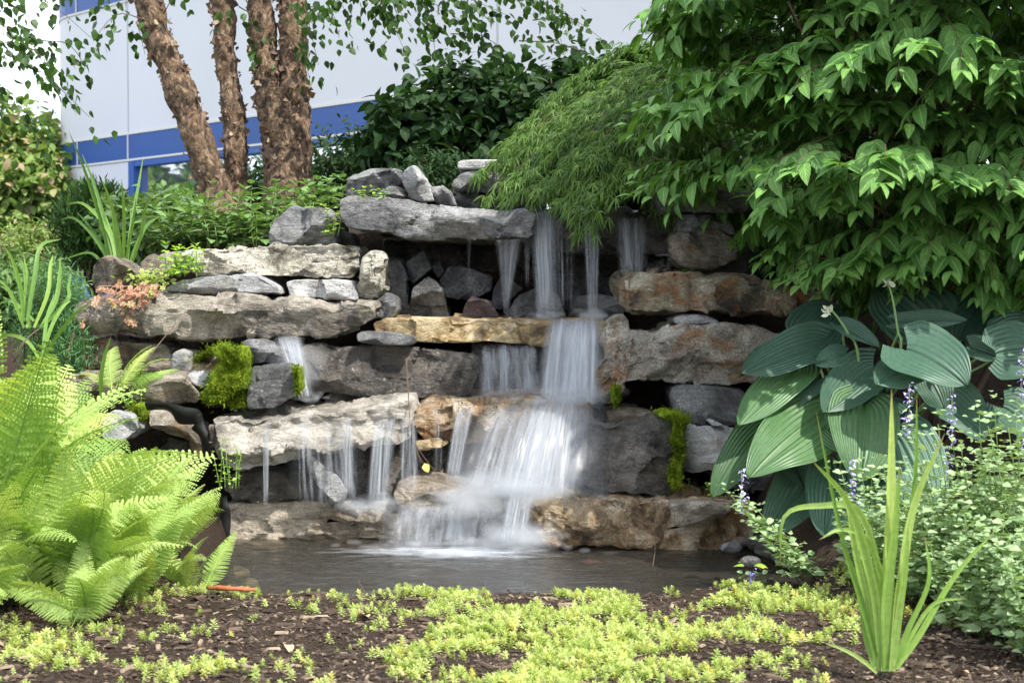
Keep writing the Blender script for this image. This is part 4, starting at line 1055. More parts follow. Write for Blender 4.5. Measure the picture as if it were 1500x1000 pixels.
# ------------------------------------------------------------------ river birch
def birch():
    base = P(375, 285, 8.8); base[2] = float(H(base[0], 8.8))
    root = empty('river_birch', base, 'multi stemmed birch with peeling brown bark behind the stones', 'tree')
    t = NT('peeling_bark'); pos = t.pos()
    n1 = t.noise(t.mapping(pos, scale=(1.4, 1.4, 1)), 15, 8, .7, 1.2); n2 = t.noise(t.mapping(pos, scale=(1, 1, .35)), 48, 6, .7, .6)
    col = t.ramp(n1, [(.34, (.03, .022, .016)), (.45, (.10, .066, .044)), (.54, (.25, .155, .09)), (.64, (.40, .30, .20))])
    col = t.mix(.8, col, t.ramp(n2, [(.3, .35), (.5, .9), (.7, 1.4)]), 'MULTIPLY')
    nr = t.bump(t.math('ADD', n1, t.math('MULTIPLY', n2, .6)), 1.0, .03)
    M['bark'] = t.end(t.n("BsdfPrincipled", {'Base Color': col, 'Roughness': .85, 'Normal': nr}).outputs[0])
    t = NT('bark_curl'); r = t.n("SeparateXYZ", {0: t.n("Attribute", attribute_name="luv").outputs['Vector']}).outputs[2]
    col = t.ramp(r, [(0, (.07, .04, .028)), (.4, (.11, .072, .05)), (.75, (.21, .135, .09)), (1, (.36, .28, .20))])
    p = t.n("BsdfPrincipled", {'Base Color': col, 'Roughness': .8}).outputs[0]
    tr = t.n("BsdfTranslucent", {'Color': (.35, .19, .1, 1)}).outputs[0]
    M['curl'] = t.end(t.n("MixShader", {0: .15, 1: p, 2: tr}).outputs[0])
    stems = [([(328, 330), (303, 240), (262, 130), (228, 40), (200, -60), (150, -260)], [8.8, 8.8, 8.8, 8.8, 8.8, 8.7], 23, 18),
             ([(348, 330), (345, 240), (340, 150), (325, 30), (315, -60), (290, -300)], [8.95, 8.95, 8.95, 9, 9, 9], 18, 14),
             ([(418, 330), (418, 250), (413, 190), (408, 130)], [8.8] * 4, 27, 14),
             ([(416, 300), (405, 200), (393, 130), (385, 60), (378, -60), (350, -320)], [8.9] * 6, 23, 15),
             ([(432, 300), (432, 200), (430, 130), (428, 40), (430, -60), (470, -320)], [8.9] * 6, 23, 16)]
    crown = []
    for pts, Ys, r0, r1 in stems:
        c = catmull([P(x, y, Y) for (x, y), Y in zip(pts, Ys)], 110)
        ra = np.linspace(r0, r1, 110) / FPX * 8.8
        ra[:12] *= np.linspace(1.25, 1, 12)
        tmp = MB(); tube(tmp, c, ra, None, 40, 110)
        V = tmp.v[0]; cc = np.repeat(c, 40, 0); nr_ = norm(V - cc)
        dsp = .012 * fbm(V * np.array([9, 9, 6]), 3, 2) + .016 * np.round(fbm(V * np.array([14, 14, 9]), 3, 8) * 2.2) / 2.2 + .004 * fbm(V * 50, 2, 6)
        tmp.v[0] = V + nr_ * dsp[:, None]
        tr = tmp.build('trunk', M['bark'], root)
        # curled flakes of bark
        n = 330
        k = RND.integers(0, 100, n); a = RND.uniform(0, 2 * math.pi, n)
        tg = norm(np.gradient(c, axis=0))[k]
        x = norm(np.cross(tg, np.array([0, 1.0, 0]))); z = np.cross(x, tg)
        out = np.cos(a)[:, None] * x + np.sin(a)[:, None] * z
        q = c[k] + out * (ra[k] * 1.02)[:, None]
        ts = np.linspace(0, 1, 5)
        cv = np.stack([np.stack([-.5 + 0 * ts, ts, .55 * ts ** 2], -1), np.stack([.5 + 0 * ts, ts * .9, .65 * ts ** 2], -1)], 1).reshape(-1, 3)
        cv += np.array([[0, 0, 0], [0, .05, 0], [0.08, 0, .05], [0, 0, 0], [.1, 0, .1], [-.12, .02, 0], [.1, 0, .2], [-.2, .1, .1], [.3, .1, .1], [-.25, -.05, .25]])
        tpl = (cv, grid_faces(5, 2), np.zeros((10, 2)))
        dirs = norm(np.cross(out, tg) * RND.choice([-1, 1], n)[:, None] * RND.uniform(.3, 1, n)[:, None] + tg * RND.normal(0, .6, n)[:, None])
        R = frames(dirs, out) * (np.clip(np.exp(RND.normal(-4.1, .5, n)), .007, .05)[:, None] * np.array([[1.3, 1, 1.0]]))[:, None, :]
        fl = MB(); fl.inst(tpl, R, q - out * .004)
        me = fl.mesh('peeling_bark', M['curl'], False); o = bpy.data.objects.new('peeling_bark', me); COL.objects.link(o)
        o.parent = tr; o['kind'] = 'stuff'
        if pts[-1][1] < 0: crown.append(c[-1])
    # leafy hanging branches: (start px, end px, Y, leaves)
    br = [((-60, -30), (150, 70), 8.2, 60), ((-60, 10), (110, 130), 8.2, 80), ((-60, 60), (150, 190), 8.3, 80), ((-50, 100), (60, 190), 8.4, 60), ((-60, 150), (40, 240), 8.2, 40),
          ((20, 170), (120, 280), 8.3, 40), ((60, 60), (130, 105), 8.3, 34), ((-40, 20), (60, 60), 8.0, 60), ((-30, 70), (90, 110), 8.0, 90), ((100, -30), (60, 30), 8.3, 40), ((-40, -20), (40, 30), 8.4, 50),
          ((215, 30), (130, 70), 8.6, 26), ((190, -10), (135, 20), 8.6, 24), ((240, 20), (280, 5), 8.7, 8), ((360, 0), (375, 90), 8.9, 40), ((350, 10), (390, 110), 9.0, 30), ((205, 40), (215, 90), 8.7, 14), ((330, 10), (318, 60), 8.7, 8),
          ((440, -10), (470, 110), 8.6, 40), ((450, 10), (500, 60), 8.7, 36), ((450, 60), (455, 125), 8.7, 22), ((470, -30), (620, 60), 8.4, 70), ((490, -20), (690, 40), 8.5, 90), ((520, -30), (600, 90), 8.4, 60),
          ((560, -30), (760, 30), 8.5, 90), ((640, -30), (840, 30), 8.6, 70), ((700, -30), (870, 60), 8.6, 50), ((560, 0), (540, 70), 8.5, 36), ((620, 20), (640, 100), 8.5, 50), ((780, 30), (910, 80), 8.8, 36), ((660, 50), (760, 90), 8.6, 60), ((760, 60), (890, 95), 8.8, 40), ((480, 10), (520, 50), 8.4, 40), ((600, -20), (700, 20), 8.3, 60), ((720, -20), (800, 10), 8.4, 50)]
    fo = MB(); tw = MB(); tpl = leaf_tpl(.66, 4, .15, .2, .45, .95)
    def spray(a, b, n, tw_r=.0035, spread=.036):
        mid = (a + b) / 2 + np.array([0, 0, .08]) + RND.normal(0, .02, 3)
        c = catmull([a, mid, b], 24)
        tube(tw, c[::3], tw_r, .001, 4, 8)
        i = RND.integers(2, 24, n); q = c[i] + RND.normal(0, spread, (n, 3)) - np.array([0, 0, spread * .6])
        dd = norm(norm((b - a))[None] * .35 + np.array([0, 0, -.75]) + jit(n, .4))
        fo.inst(tpl, frames(dd, RND.normal(0, 1, (n, 3)) + np.array([0, -.6, .5]), RND.uniform(.036, .062, n)), q)
    for a, b, Y, n in br:
        if a[0] < 150: n = int(n * .7)
        spray(P(a[0], a[1], Y + RND.uniform(-.1, .1)), P(b[0], b[1], Y + RND.uniform(-.1, .1)), n)
    # the crown above, seen only by its shade
    for c in crown:
        for k in range(7):
            e = c + RND.normal(0, 1, 3) * np.array([1.1, .9, .35]) + np.array([.2, 0, .25])
            e[2] = max(e[2], 3.2)
            tube(tw, [c, (c + e) / 2 + [0, 0, .15], e], .016, .004, 5, 8)
            for j in range(6):
                s = e + RND.normal(0, .35, 3); s[2] = max(s[2], 3.1)
                spray(e, s, 34, .003, .10)
    fo.build('foliage', M['birchleaf'], root); tw.build('twigs', M['wood'], root)['kind'] = 'stuff'
birch()

# ------------------------------------------------------------------ building
def building():
    a = 24.0
    A0 = np.array([-.2368 * a, a]); u = norm(np.array([.68, -.73])); nrm_ = np.array([u[1], -u[0]])   # towards camera side
    if np.dot(nrm_, -A0) < 0: nrm_ = -nrm_
    root = empty('office_building', (A0[0], A0[1], 0.9), 'white panelled building with blue bands and a rounded corner behind the trees', 'building')
    def pt(s): return A0 + u * s
    # plan outline: straight facade from s=-1.75 to 22, rounded corner, then side wall
    path = [(pt(s), nrm_) for s in list(np.linspace(22, 0, 30)) + [-.6, -1.2, -1.75]]
    cen = pt(-1.75) - nrm_ * 1.5
    for k in range(1, 13):
        th = math.pi / 2 * k / 12
        dirn = nrm_ * math.cos(th) - u * math.sin(th)
        path.append((cen + dirn * 1.5, dirn))
    last = path[-1]
    path.append((last[0] - nrm_ * 12, last[1]))
    def band(name, z0, z1, off, m, i0=0, i1=None, thick=.05):
        pp = path[i0:i1]; mb = MB()
        F_ = np.array([[p[0] + d[0] * off, p[1] + d[1] * off] for p, d in pp]); B_ = np.array([[p[0] + d[0] * (off - thick), p[1] + d[1] * (off - thick)] for p, d in pp])
        n = len(pp); V = []
        for arr, z in ((F_, z0), (F_, z1), (B_, z1), (B_, z0), (F_, z0)): V.append(np.concatenate([arr, np.full((n, 1), z)], 1))
        mb.add(np.array(V), grid_faces(5, n)); return mb.build(name, m, root, smooth=False)
    M['panel'] = simple('white_panel', (.60, .60, .66), .55, .3, noise=.06, nscale=.8)
    M['blue'] = simple('blue_panel', (.024, .082, .30), .45, .35, noise=.1, nscale=1.5)
    M['seam'] = simple('pale_joint', (.62, .60, .58), .7)
    M['seamg'] = simple('grey_joint', (.42, .42, .45), .7)
    M['frame'] = simple('blue_window_frame', (.03, .09, .34), .4)
    t = NT('window_glass')
    M['glass'] = t.end(t.n("BsdfPrincipled", {'Base Color': (.62, .66, .68, 1), 'Metallic': .92, 'Roughness': .03}).outputs[0])
    zt, zb = 3.36, 2.97
    band('wall', zt, 5.32, 0, M['panel'], thick=.3)
    band('blue_band', zb, zt, .004, M['blue'], thick=.3)
    band('blue_band', 5.32, 5.95, .004, M['blue'], thick=.3)
    band('wall', 5.95, 10.5, 0, M['panel'], thick=.3)
    band('joint', zt - .012, zt + .018, .016, M['seam']); band('joint', zb - .012, zb + .018, .016, M['seam']); band('joint', 5.305, 5.335, .016, M['seam']); band('joint', 5.94, 5.96, .016, M['seam'])
    # wall below the band: solid left of the window, low wall elsewhere
    def seg(name, s0, s1, z0, z1, off, m, thick=.3, par=None):
        mb = MB(); P0, P1 = pt(s0), pt(s1)
        c = [P0 + nrm_ * off, P1 + nrm_ * off, P1 + nrm_ * (off - thick), P0 + nrm_ * (off - thick)]
        V = [(q[0], q[1], z) for z in (z0, z1) for q in c]
        mb.add(V, [(0, 1, 5, 4), (1, 2, 6, 5), (2, 3, 7, 6), (3, 0, 4, 7), (4, 5, 6, 7), (3, 2, 1, 0)])
        me = mb.mesh(name, m, False); o = bpy.data.objects.new(name, me); COL.objects.link(o)
        o.parent = par or root
        if par is None: o.matrix_parent_inverse = parent_inv(root)
        return o
    i_s = next(i for i, (p, d) in enumerate(path) if np.dot(p - A0, u) < .02)
    band('wall', .0, zb - .02, 0, M['panel'], i0=i_s, thick=.3)
    seg('wall', .0, 22, .0, .9, 0, M['panel'])
    for s in (0.0, 8.1, 16.0): seg('joint', s - .012, s + .012, zt + .02, 5.30, .006, M['seamg'], .05)
    for s in (0.0, 3.95, 8.1, 12.0, 16.0): seg('joint', s - .012, s + .012, zb + .02, zt - .015, .018, M['seam'], .05)
    for s in (-1.55,): 
        seg('joint', s - .01, s + .01, zb + .02, zt - .015, .018, M['seam'], .05); seg('joint', s - .01, s + .01, 5.34, 5.93, .018, M['seam'], .05)
    seg('joint', -.012, .012, .5, zb - .015, .010, M['seam'], .05)
    k = 0; s = .02
    while s < 21:
        w = 1.95
        f = seg('window', s, s + .16 if k == 0 else s + .09, .9, zb - .02, .02, M['frame'], .25)
        seg('window_head', s, s + w, zb - .10, zb - .021, .012, M['frame'], .25, f)
        seg('pane', s + .02, s + w + .05, .9, zb - .1, -.10, M['glass'], .04, f)
        s += w; k += 1
    seg('floor_slab', .1, 21.8, 3.0, 3.1, -.32, M['panel'], 8)
building()

def parked_car():
    c = P(-30, 400, 23.0); z0 = float(H(c[0], 23.0))
    root = empty('parked_car', (c[0], c[1], z0), 'blue parked car glimpsed through the plants at the left edge', 'car')
    prof = [(-2.1, .35), (-2.1, .75), (-1.9, .95), (-1.2, 1.0), (-.7, 1.42), (.9, 1.45), (1.5, 1.0), (2.05, .9), (2.15, .35)]
    def ext(pf, w, name, m, y0=0, smooth=False):
        n = len(pf); mb = MB()
        V = [(c[0] + x, c[1] + y0 + s * w, z0 + z) for s in (-1, 1) for x, z in pf]
        mb.add(V, [(i, (i + 1) % n, n + (i + 1) % n, n + i) for i in range(n)])
        mb.f.append(np.arange(n)[None]); mb.f.append((n + np.arange(n)[::-1])[None])
        return mb.build(name, m, root, smooth=smooth)
    ext(prof, .85, 'body', simple('car_paint', (.03, .09, .30), .25, .6))
    ext([(-1.05, 1.02), (-.66, 1.37), (.85, 1.39), (1.3, 1.02)], .86, 'window', simple('car_glass', (.25, .28, .3), .05, .8))
    for sx in (-1.35, 1.35):
        for sy in (-.82, .82):
            mb = MB(); tube(mb, [np.array([c[0] + sx, c[1] + sy - .1, z0 + .33]), np.array([c[0] + sx, c[1] + sy + .1, z0 + .33])], .33, .33, 24, 2)
            mb.build('wheel', simple('tyre', (.02, .02, .02), .8), root)
parked_car()

# ------------------------------------------------------------------ ferns
def frond_mesh(var):
    rg = np.random.default_rng(40 + var)
    nr = 40; t = np.linspace(0, 1, nr)
    th = math.radians(84) - math.radians((48, 70, 35, 60, 85)[var]) * t ** 1.6
    y = np.concatenate([[0], np.cumsum(np.cos(th[:-1]) / (nr - 1))]); z = np.concatenate([[0], np.cumsum(np.sin(th[:-1]) / (nr - 1))])
    x = .03 * np.sin(t * 2 + var)
    rach = np.stack([x, y, z], -1); tg = norm(np.gradient(rach, axis=0))
    mb = MB()
    tube(mb, rach[::3], .0075, .0018, 5, 16, rnd=.9)
    tpl = (np.array([[-.10, 0, 0], [.10, 0, 0], [-.28, .45, .01], [.28, .45, .01], [-.14, .85, -.03], [.14, .85, -.03], [-.02, 1.0, -.06], [.02, 1.0, -.06]]), np.array([[0, 1, 3, 2], [2, 3, 5, 4], [4, 5, 7, 6]]), np.zeros((8, 2)))
    npn = 30
    for i in range(npn):
        s = .13 + .86 * (i / (npn - 1)) ** .95
        o = np.array([np.interp(s, t, rach[:, k]) for k in range(3)]); g = norm(np.array([np.interp(s, t, tg[:, k]) for k in range(3)]))
        nn = norm(np.cross(np.array([1.0, 0, 0]), g))
        L = .19 * min(1, (s / .35) ** .7) * (1 - s) ** .72 * 1.22 + .006
        for sg in (-1, 1):
            sd = norm(np.array([sg, 0, 0]) + g * (.30 + .25 * s) + rg.normal(0, .05, 3))
            m = max(3, int(L / .0125)); q = (np.arange(m) + .6) / m
            bend = -.22 * q ** 2 * L + .02 * rg.normal() * q * L
            c = o + sd * (q * L)[:, None] + nn * bend[:, None]
            pl = .0155 * (1 - q) ** .5 * min(1, L / .10) + .0035
            for s2 in (-1, 1):
                d = norm(np.broadcast_to(g * s2, (m, 3)) + sd * .38 + rg.normal(0, .06, (m, 3)) - nn * .10)
                R = frames(d, np.broadcast_to(nn, (m, 3)) + rg.normal(0, .08, (m, 3)))
                sc = np.stack([np.full(m, .0245), pl, pl], -1)
                mb.inst(tpl, R * sc[:, None, :], c, rg.uniform(0, 1, m) * .3 + .5 * s + .1)
    return mb.mesh('frond', M['fern'], False)

FRONDS = [frond_mesh(k) for k in range(5)]
def fern(base, n, L, label, spread=(0.0, 2 * math.pi), lean=(.0, .55), group='ferns at the left'):
    root = empty('fern', base, label, 'fern', group)
    for k in range(n):
        az = spread[0] + (spread[1] - spread[0]) * ((k + RND.uniform(.1, .9)) / n)
        o = bpy.data.objects.new('frond', FRONDS[(k + int(abs(base[0]) * 100)) % 5]); COL.objects.link(o)
        o.parent = root
        o.location = (float(RND.normal(0, .02)), float(RND.normal(0, .02)), 0)
        tilt = RND.uniform(*lean)
        if RND.random() < .8:
            az = (math.pi if RND.random() < .45 else 0.0) + RND.normal(0, .75)
        from mathutils import Matrix
        R = Matrix.Rotation(az, 4, 'Z') @ Matrix.Rotation(-tilt, 4, 'X') @ Matrix.Rotation(RND.normal(0, .38), 4, 'Y')
        o.rotation_euler = R.to_euler()
        s = L * RND.uniform(.8, 1.1); o.scale = (s, s, s)
def gp(x, y): return (x, y, float(H(x, y)))
def ferns():
    fern(gp(-1.33, 4.75), 24, .56, 'tall lime fern in the left foreground, nearest its centre')
    fern(gp(-1.78, 5.25), 18, .9, 'very tall pale fern rising behind the others at the left edge')
    fern(gp(-2.05, 5.95), 18, .95, 'far fern in front of the bare bank at the left edge')
    fern(gp(-1.66, 4.95), 22, .84, 'tallest lime fern at the very left edge')
    fern(gp(-1.19, 4.90), 18, .42, 'lime fern with fronds reaching towards the pond')
    fern(gp(-1.38, 5.30), 20, .60, 'lime fern just behind the nearest one')
    fern(gp(-1.58, 4.42), 16, .44, 'low lime fern at the lower left corner')
    fern(gp(-1.24, 5.20), 15, .44, 'lime fern beside the left edge of the water')
    fern(gp(-1.80, 5.6), 17, .80, 'yellow green fern behind the tall fern at the left edge')
    fern(gp(-1.52, 5.85), 14, .50, 'fern below the low light brown block')
    fern(gp(-1.95, 6.3), 13, .55, 'fern against the feathery plant at the left')
    fern(tuple(P(168, 575, 6.5)), 7, .28, 'little fern growing between the stones at the left', lean=(.2, .9))
    fern(gp(-1.30, 5.62), 15, .40, 'small lime fern on the bank at the left edge of the pond')
    fern(gp(-1.12, 5.45), 12, .30, 'smallest lime fern hanging over the left end of the water')
    fern(gp(-1.22, 4.5), 12, .30, 'short fern tuft at the foot of the tall ferns')
    fern(gp(-1.50, 4.62), 14, .52, 'dense fern filling the gap left of the nearest one')
ferns()

# ------------------------------------------------------------------ strap-leaved plants
def blade(mb, pts, w, fold=.25, twist=0.0, n=16, rnd=0.5, tipw=.03):
    c = catmull(pts, n); t = np.linspace(0, 1, n)
    tg = norm(np.gradient(c, axis=0))
    ref = np.array([math.sin(twist), -math.cos(twist), .0])
    sd = norm(np.cross(tg, ref)); up = np.cross(sd, tg)
    ww = w * (1 - t ** 2.6) ** .8 * np.minimum(1, .62 + 1.2 * t); ww[-1] = w * tipw
    V = np.stack([c - sd * ww[:, None] / 2 + up * (fold * ww)[:, None] / 2, c, c + sd * ww[:, None] / 2 + up * (fold * ww)[:, None] / 2], 1)
    A = np.stack(np.broadcast_arrays(np.array([-1.0, 0, 1.0])[None], t[:, None]), -1)
    mb.add(V, grid_faces(n, 3), A.reshape(-1, 2), rnd)

def daylily():
    B = G(1300, 980, .08)
    root = empty('daylily', (B[0], B[1], float(H(B[0], B[1]))), 'clump of long arching green strap leaves in the right foreground mulch', 'plant')
    spec = [([(1296, 982), (1300, 860), (1305, 720), (1306, 570)], .034, 0, .7), ([(1306, 982), (1318, 860), (1338, 740), (1384, 634)], .030, .3, .8),
            ([(1292, 980), (1280, 860), (1245, 740), (1188, 672)], .024, -.4, .5), ([(1288, 980), (1262, 880), (1232, 780), (1195, 600)], .016, -.3, .4),
            ([(1295, 980), (1290, 850), (1260, 750), (1205, 740), (1150, 755), (1143, 830)], .020, -.6, .6), ([(1300, 980), (1295, 860), (1270, 790), (1232, 775), (1200, 790)], .016, -.5, .6),
            ([(1312, 978), (1345, 930), (1400, 840), (1462, 772)], .022, .4, .1), ([(1312, 978), (1340, 920), (1370, 882), (1416, 876)], .016, .5, .6),
            ([(1306, 980), (1330, 920), (1360, 850), (1355, 785)], .018, .3, .5), ([(1285, 985), (1262, 965), (1235, 950), (1205, 940)], .012, -.2, .9),
            ([(1302, 980), (1322, 840), (1340, 700), (1343, 576)], .016, .2, .45), ([(1285, 980), (1270, 880), (1252, 800), (1240, 720)], .022, -.4, .6), ([(1298, 982), (1298, 880), (1310, 780), (1318, 680)], .028, .1, .9),
            ([(1290, 980), (1284, 900), (1266, 820), (1230, 712)], .018, -.1, .3), ([(1280, 975), (1268, 930), (1258, 860), (1238, 800)], .016, -.3, .5), ([(1308, 980), (1316, 900), (1326, 830), (1330, 770)], .022, .2, .6)]
    for k, (pp, w, tw, r) in enumerate(spec):
        n = len(pp); dy = RND.uniform(-.12, .10)
        pts = [P(x, y, B[1] + dy * (i / (n - 1)) ** 1.2) for i, (x, y) in enumerate(pp)]
        mb = MB(); blade(mb, pts, w * .95, .34, tw, 22, r); mb.build('leaf', M['daylily'], root)
daylily()

def strap_clump(specs, Y, label, name='iris', w=.03, mat='strap'):
    base = P(specs[0][0][0], specs[0][0][1], Y)
    root = empty(name, base, label, 'plant')
    for pp in specs:
        dy = RND.uniform(-.1, .1); n = len(pp)
        mb = MB(); blade(mb, [P(x, y, Y + dy * i) for i, (x, y) in enumerate(pp)], w * RND.uniform(.7, 1.1), .25, RND.uniform(-.6, .6), 16, RND.random())
        mb.build('leaf', M[mat], root)
strap_clump([[(165, 395), (150, 330), (128, 260), (100, 190)], [(170, 395), (155, 330), (138, 270), (120, 225)], [(185, 395), (192, 330), (203, 270), (210, 228)], [(180, 395), (182, 340), (181, 300), (178, 262)],
             [(172, 395), (160, 340), (125, 300), (98, 298)], [(165, 395), (140, 350), (110, 320), (88, 322)], [(190, 395), (205, 350), (212, 310), (222, 290)], [(176, 395), (168, 340), (166, 310), (163, 290)],
             [(168, 395), (150, 360), (130, 330), (112, 310)], [(175, 395), (165, 350), (150, 310), (135, 290)], [(182, 398), (190, 350), (197, 310), (199, 290)], [(186, 398), (200, 360), (215, 330), (232, 318)], [(170, 398), (158, 350), (146, 318), (132, 250)],
             [(160, 398), (150, 385), (130, 370), (92, 380)], [(185, 398), (188, 360), (192, 330), (190, 300)], [(176, 398), (175, 350), (160, 290), (148, 262)]], 7.35, 'tall strap leaved clump behind the rounded brownish stone', w=.020)
strap_clump([[(30, 470), (38, 420), (30, 380), (12, 430)], [(35, 470), (30, 420), (18, 380), (5, 360)], [(40, 480), (44, 430), (40, 400), (34, 372)], [(35, 480), (20, 440), (5, 415), (-20, 405)], [(45, 480), (34, 430), (20, 400), (8, 396)],
             [(50, 480), (70, 430), (74, 390), (78, 372)], [(60, 480), (82, 440), (88, 400), (88, 375)], [(60, 480), (98, 440), (100, 420), (104, 400)], [(50, 470), (30, 450), (12, 440), (-10, 450)], [(40, 470), (52, 400), (60, 360), (90, 350)]], 6.6, 'broad strap leaves at the left edge above the ferns', w=.020)
strap_clump([[(60, 530), (85, 490), (110, 460), (135, 440)], [(60, 530), (75, 480), (92, 450), (104, 440)], [(62, 530), (66, 490), (70, 460), (80, 430)], [(60, 530), (40, 500), (10, 490), (-20, 500)], [(152, 600), (148, 560), (154, 520), (163, 492)]], 6.3, 'few narrow strap leaves among the feathery plants', w=.018)

# ------------------------------------------------------------------ perennials behind the wall
def stems_plant(base, n, h, leaf, mat, tpl, label, spread=.12, pairs=7, name='leafy_perennial', cat='plant', group=None, lean=.25, up=.15, stem_r=.003):
    root = empty(name, base, label, cat, group)
    mb = MB(); st = MB(); b = np.array(base, float)
    for k in range(n):
        o = b + np.array([RND.normal(0, spread), RND.normal(0, spread), 0]); 
        top = o + np.array([RND.normal(0, lean) * h, RND.normal(0, lean) * h, h * RND.uniform(.7, 1.1)])
        c = catmull([o, (o + top) / 2 + RND.normal(0, .01, 3), top], 12)
        st = MB(); tube(st, c[::3], stem_r, stem_r * .5, 4, 5); st.build('stem', M['stem'], root)
        m = pairs
        for j in range(m):
            s = .2 + .8 * (j / (m - 1)); q = np.array([np.interp(s, np.linspace(0, 1, 12), c[:, i]) for i in range(3)])
            az = j * math.pi / 2 + k; sc = leaf * (1.0 - .45 * s) * RND.uniform(.8, 1.15)
            d = np.array([[math.cos(az + e), math.sin(az + e), up + .6 * (s > .95)] for e in (0, math.pi)]) + RND.normal(0, .15, (2, 3))
            mb.inst(tpl, frames(d, np.array([[0, 0, 1.0]] * 2) + RND.normal(0, .2, (2, 3)), np.full(2, sc)), np.array([q, q]))
    mb.build('foliage', M[mat], root)
    return root
def perennials():
    T_P = leaf_tpl(.42, 4, .2, .3, .6, .9)
    spots = [(225, 352, 7.9, 'leafy perennial at the left end of the row'), (255, 350, 8.1, 'leafy perennial second from the left of the row'), (285, 345, 7.9, 'leafy perennial in front of the leaning trunk'), (308, 350, 7.8, 'tall leafy perennial before the leaning trunk'),
             (335, 350, 7.85, 'leafy perennial in front of the slim trunk'), (362, 352, 7.8, 'upright leafy perennial right of the slim trunk'), (388, 345, 8.0, 'leafy perennial beside the scooped grey boulder'), (345, 330, 8.3, 'leafy perennial against the base of the trunks'),
             (265, 335, 8.5, 'leafy perennial behind the front row'), (400, 320, 8.3, 'leafy perennial at the foot of the thick trunks')]
    for x, y, Y, lab in spots:
        b = P(x, y + 12, Y); stems_plant(tuple(b), 6, .22 if y > 340 else .2, .135, 'phlox', T_P, lab, .08, 5, group='perennials behind the wall')
    stems_plant(tuple(P(308, 365, 7.75)), 2, .32, .07, 'phlox', T_P, 'tallest pale stem of the perennials, in front of the leaning trunk', .02, 8, lean=.05)
    stems_plant(tuple(P(367, 365, 7.7)), 2, .24, .07, 'phlox', T_P, 'upright pale stem beside the scooped boulder', .02, 7, lean=.05)
    T_B = leaf_tpl(.75, 4, .15, .2, .5, .8)
    for x, y, Y, lab in [(450, 305, 7.75, 'broad leaved plant spreading left of the top stones'), (490, 290, 7.8, 'broad leaved plant touching the rounded top stone'), (420, 300, 8.1, 'broad leaved plant below the thick trunks'), (475, 310, 7.6, 'broad leaved plant behind the scooped boulder')]:
        stems_plant(tuple(P(x, y + 15, Y)), 9, .15, .08, 'phlox', T_B, lab, .09, 4, group='broad leaved plants by the trunks', up=.05)
    T_L = leaf_tpl(.62, 4, .15, .25, .5, .85)
    stems_plant(tuple(P(487, 345, 7.3)), 7, .13, .035, 'lime', T_L, 'lime green seedling in the gap left of the top slab', .02, 5, name='lime_seedling')
    stems_plant(tuple(P(545, 290, 7.3)), 5, .05, .035, 'lime', T_L, 'tiny lime seedling on the top slab', .04, 4, name='lime_seedling')
    stems_plant(tuple(P(258, 405, 6.95)), 14, .13, .042, 'lime', T_L, 'bright lime leaved plant on the left end of the cream slab', .055, 5, name='lime_leaved_plant')
    stems_plant(tuple(P(280, 398, 6.95)), 6, .09, .04, 'lime', T_L, 'small lime plant right of the bigger one on the cream slab', .03, 4, name='lime_leaved_plant')
    stems_plant(tuple(P(190, 596, 6.5)), 8, .12, .025, 'lime', T_L, 'small weed growing above the wedge shaped boulder', .04, 5, name='small_weed')
    stems_plant(tuple(P(330, 715, 6.3)), 8, .18, .025, 'lime', T_L, 'leafy weed at the left edge of the pond', .03, 6, name='small_weed')
    stems_plant(tuple(P(1040, 722, 6.4)), 6, .04, .03, 'lime', T_L, 'low green weed on top of the tan block', .06, 3, name='small_weed')
perennials()

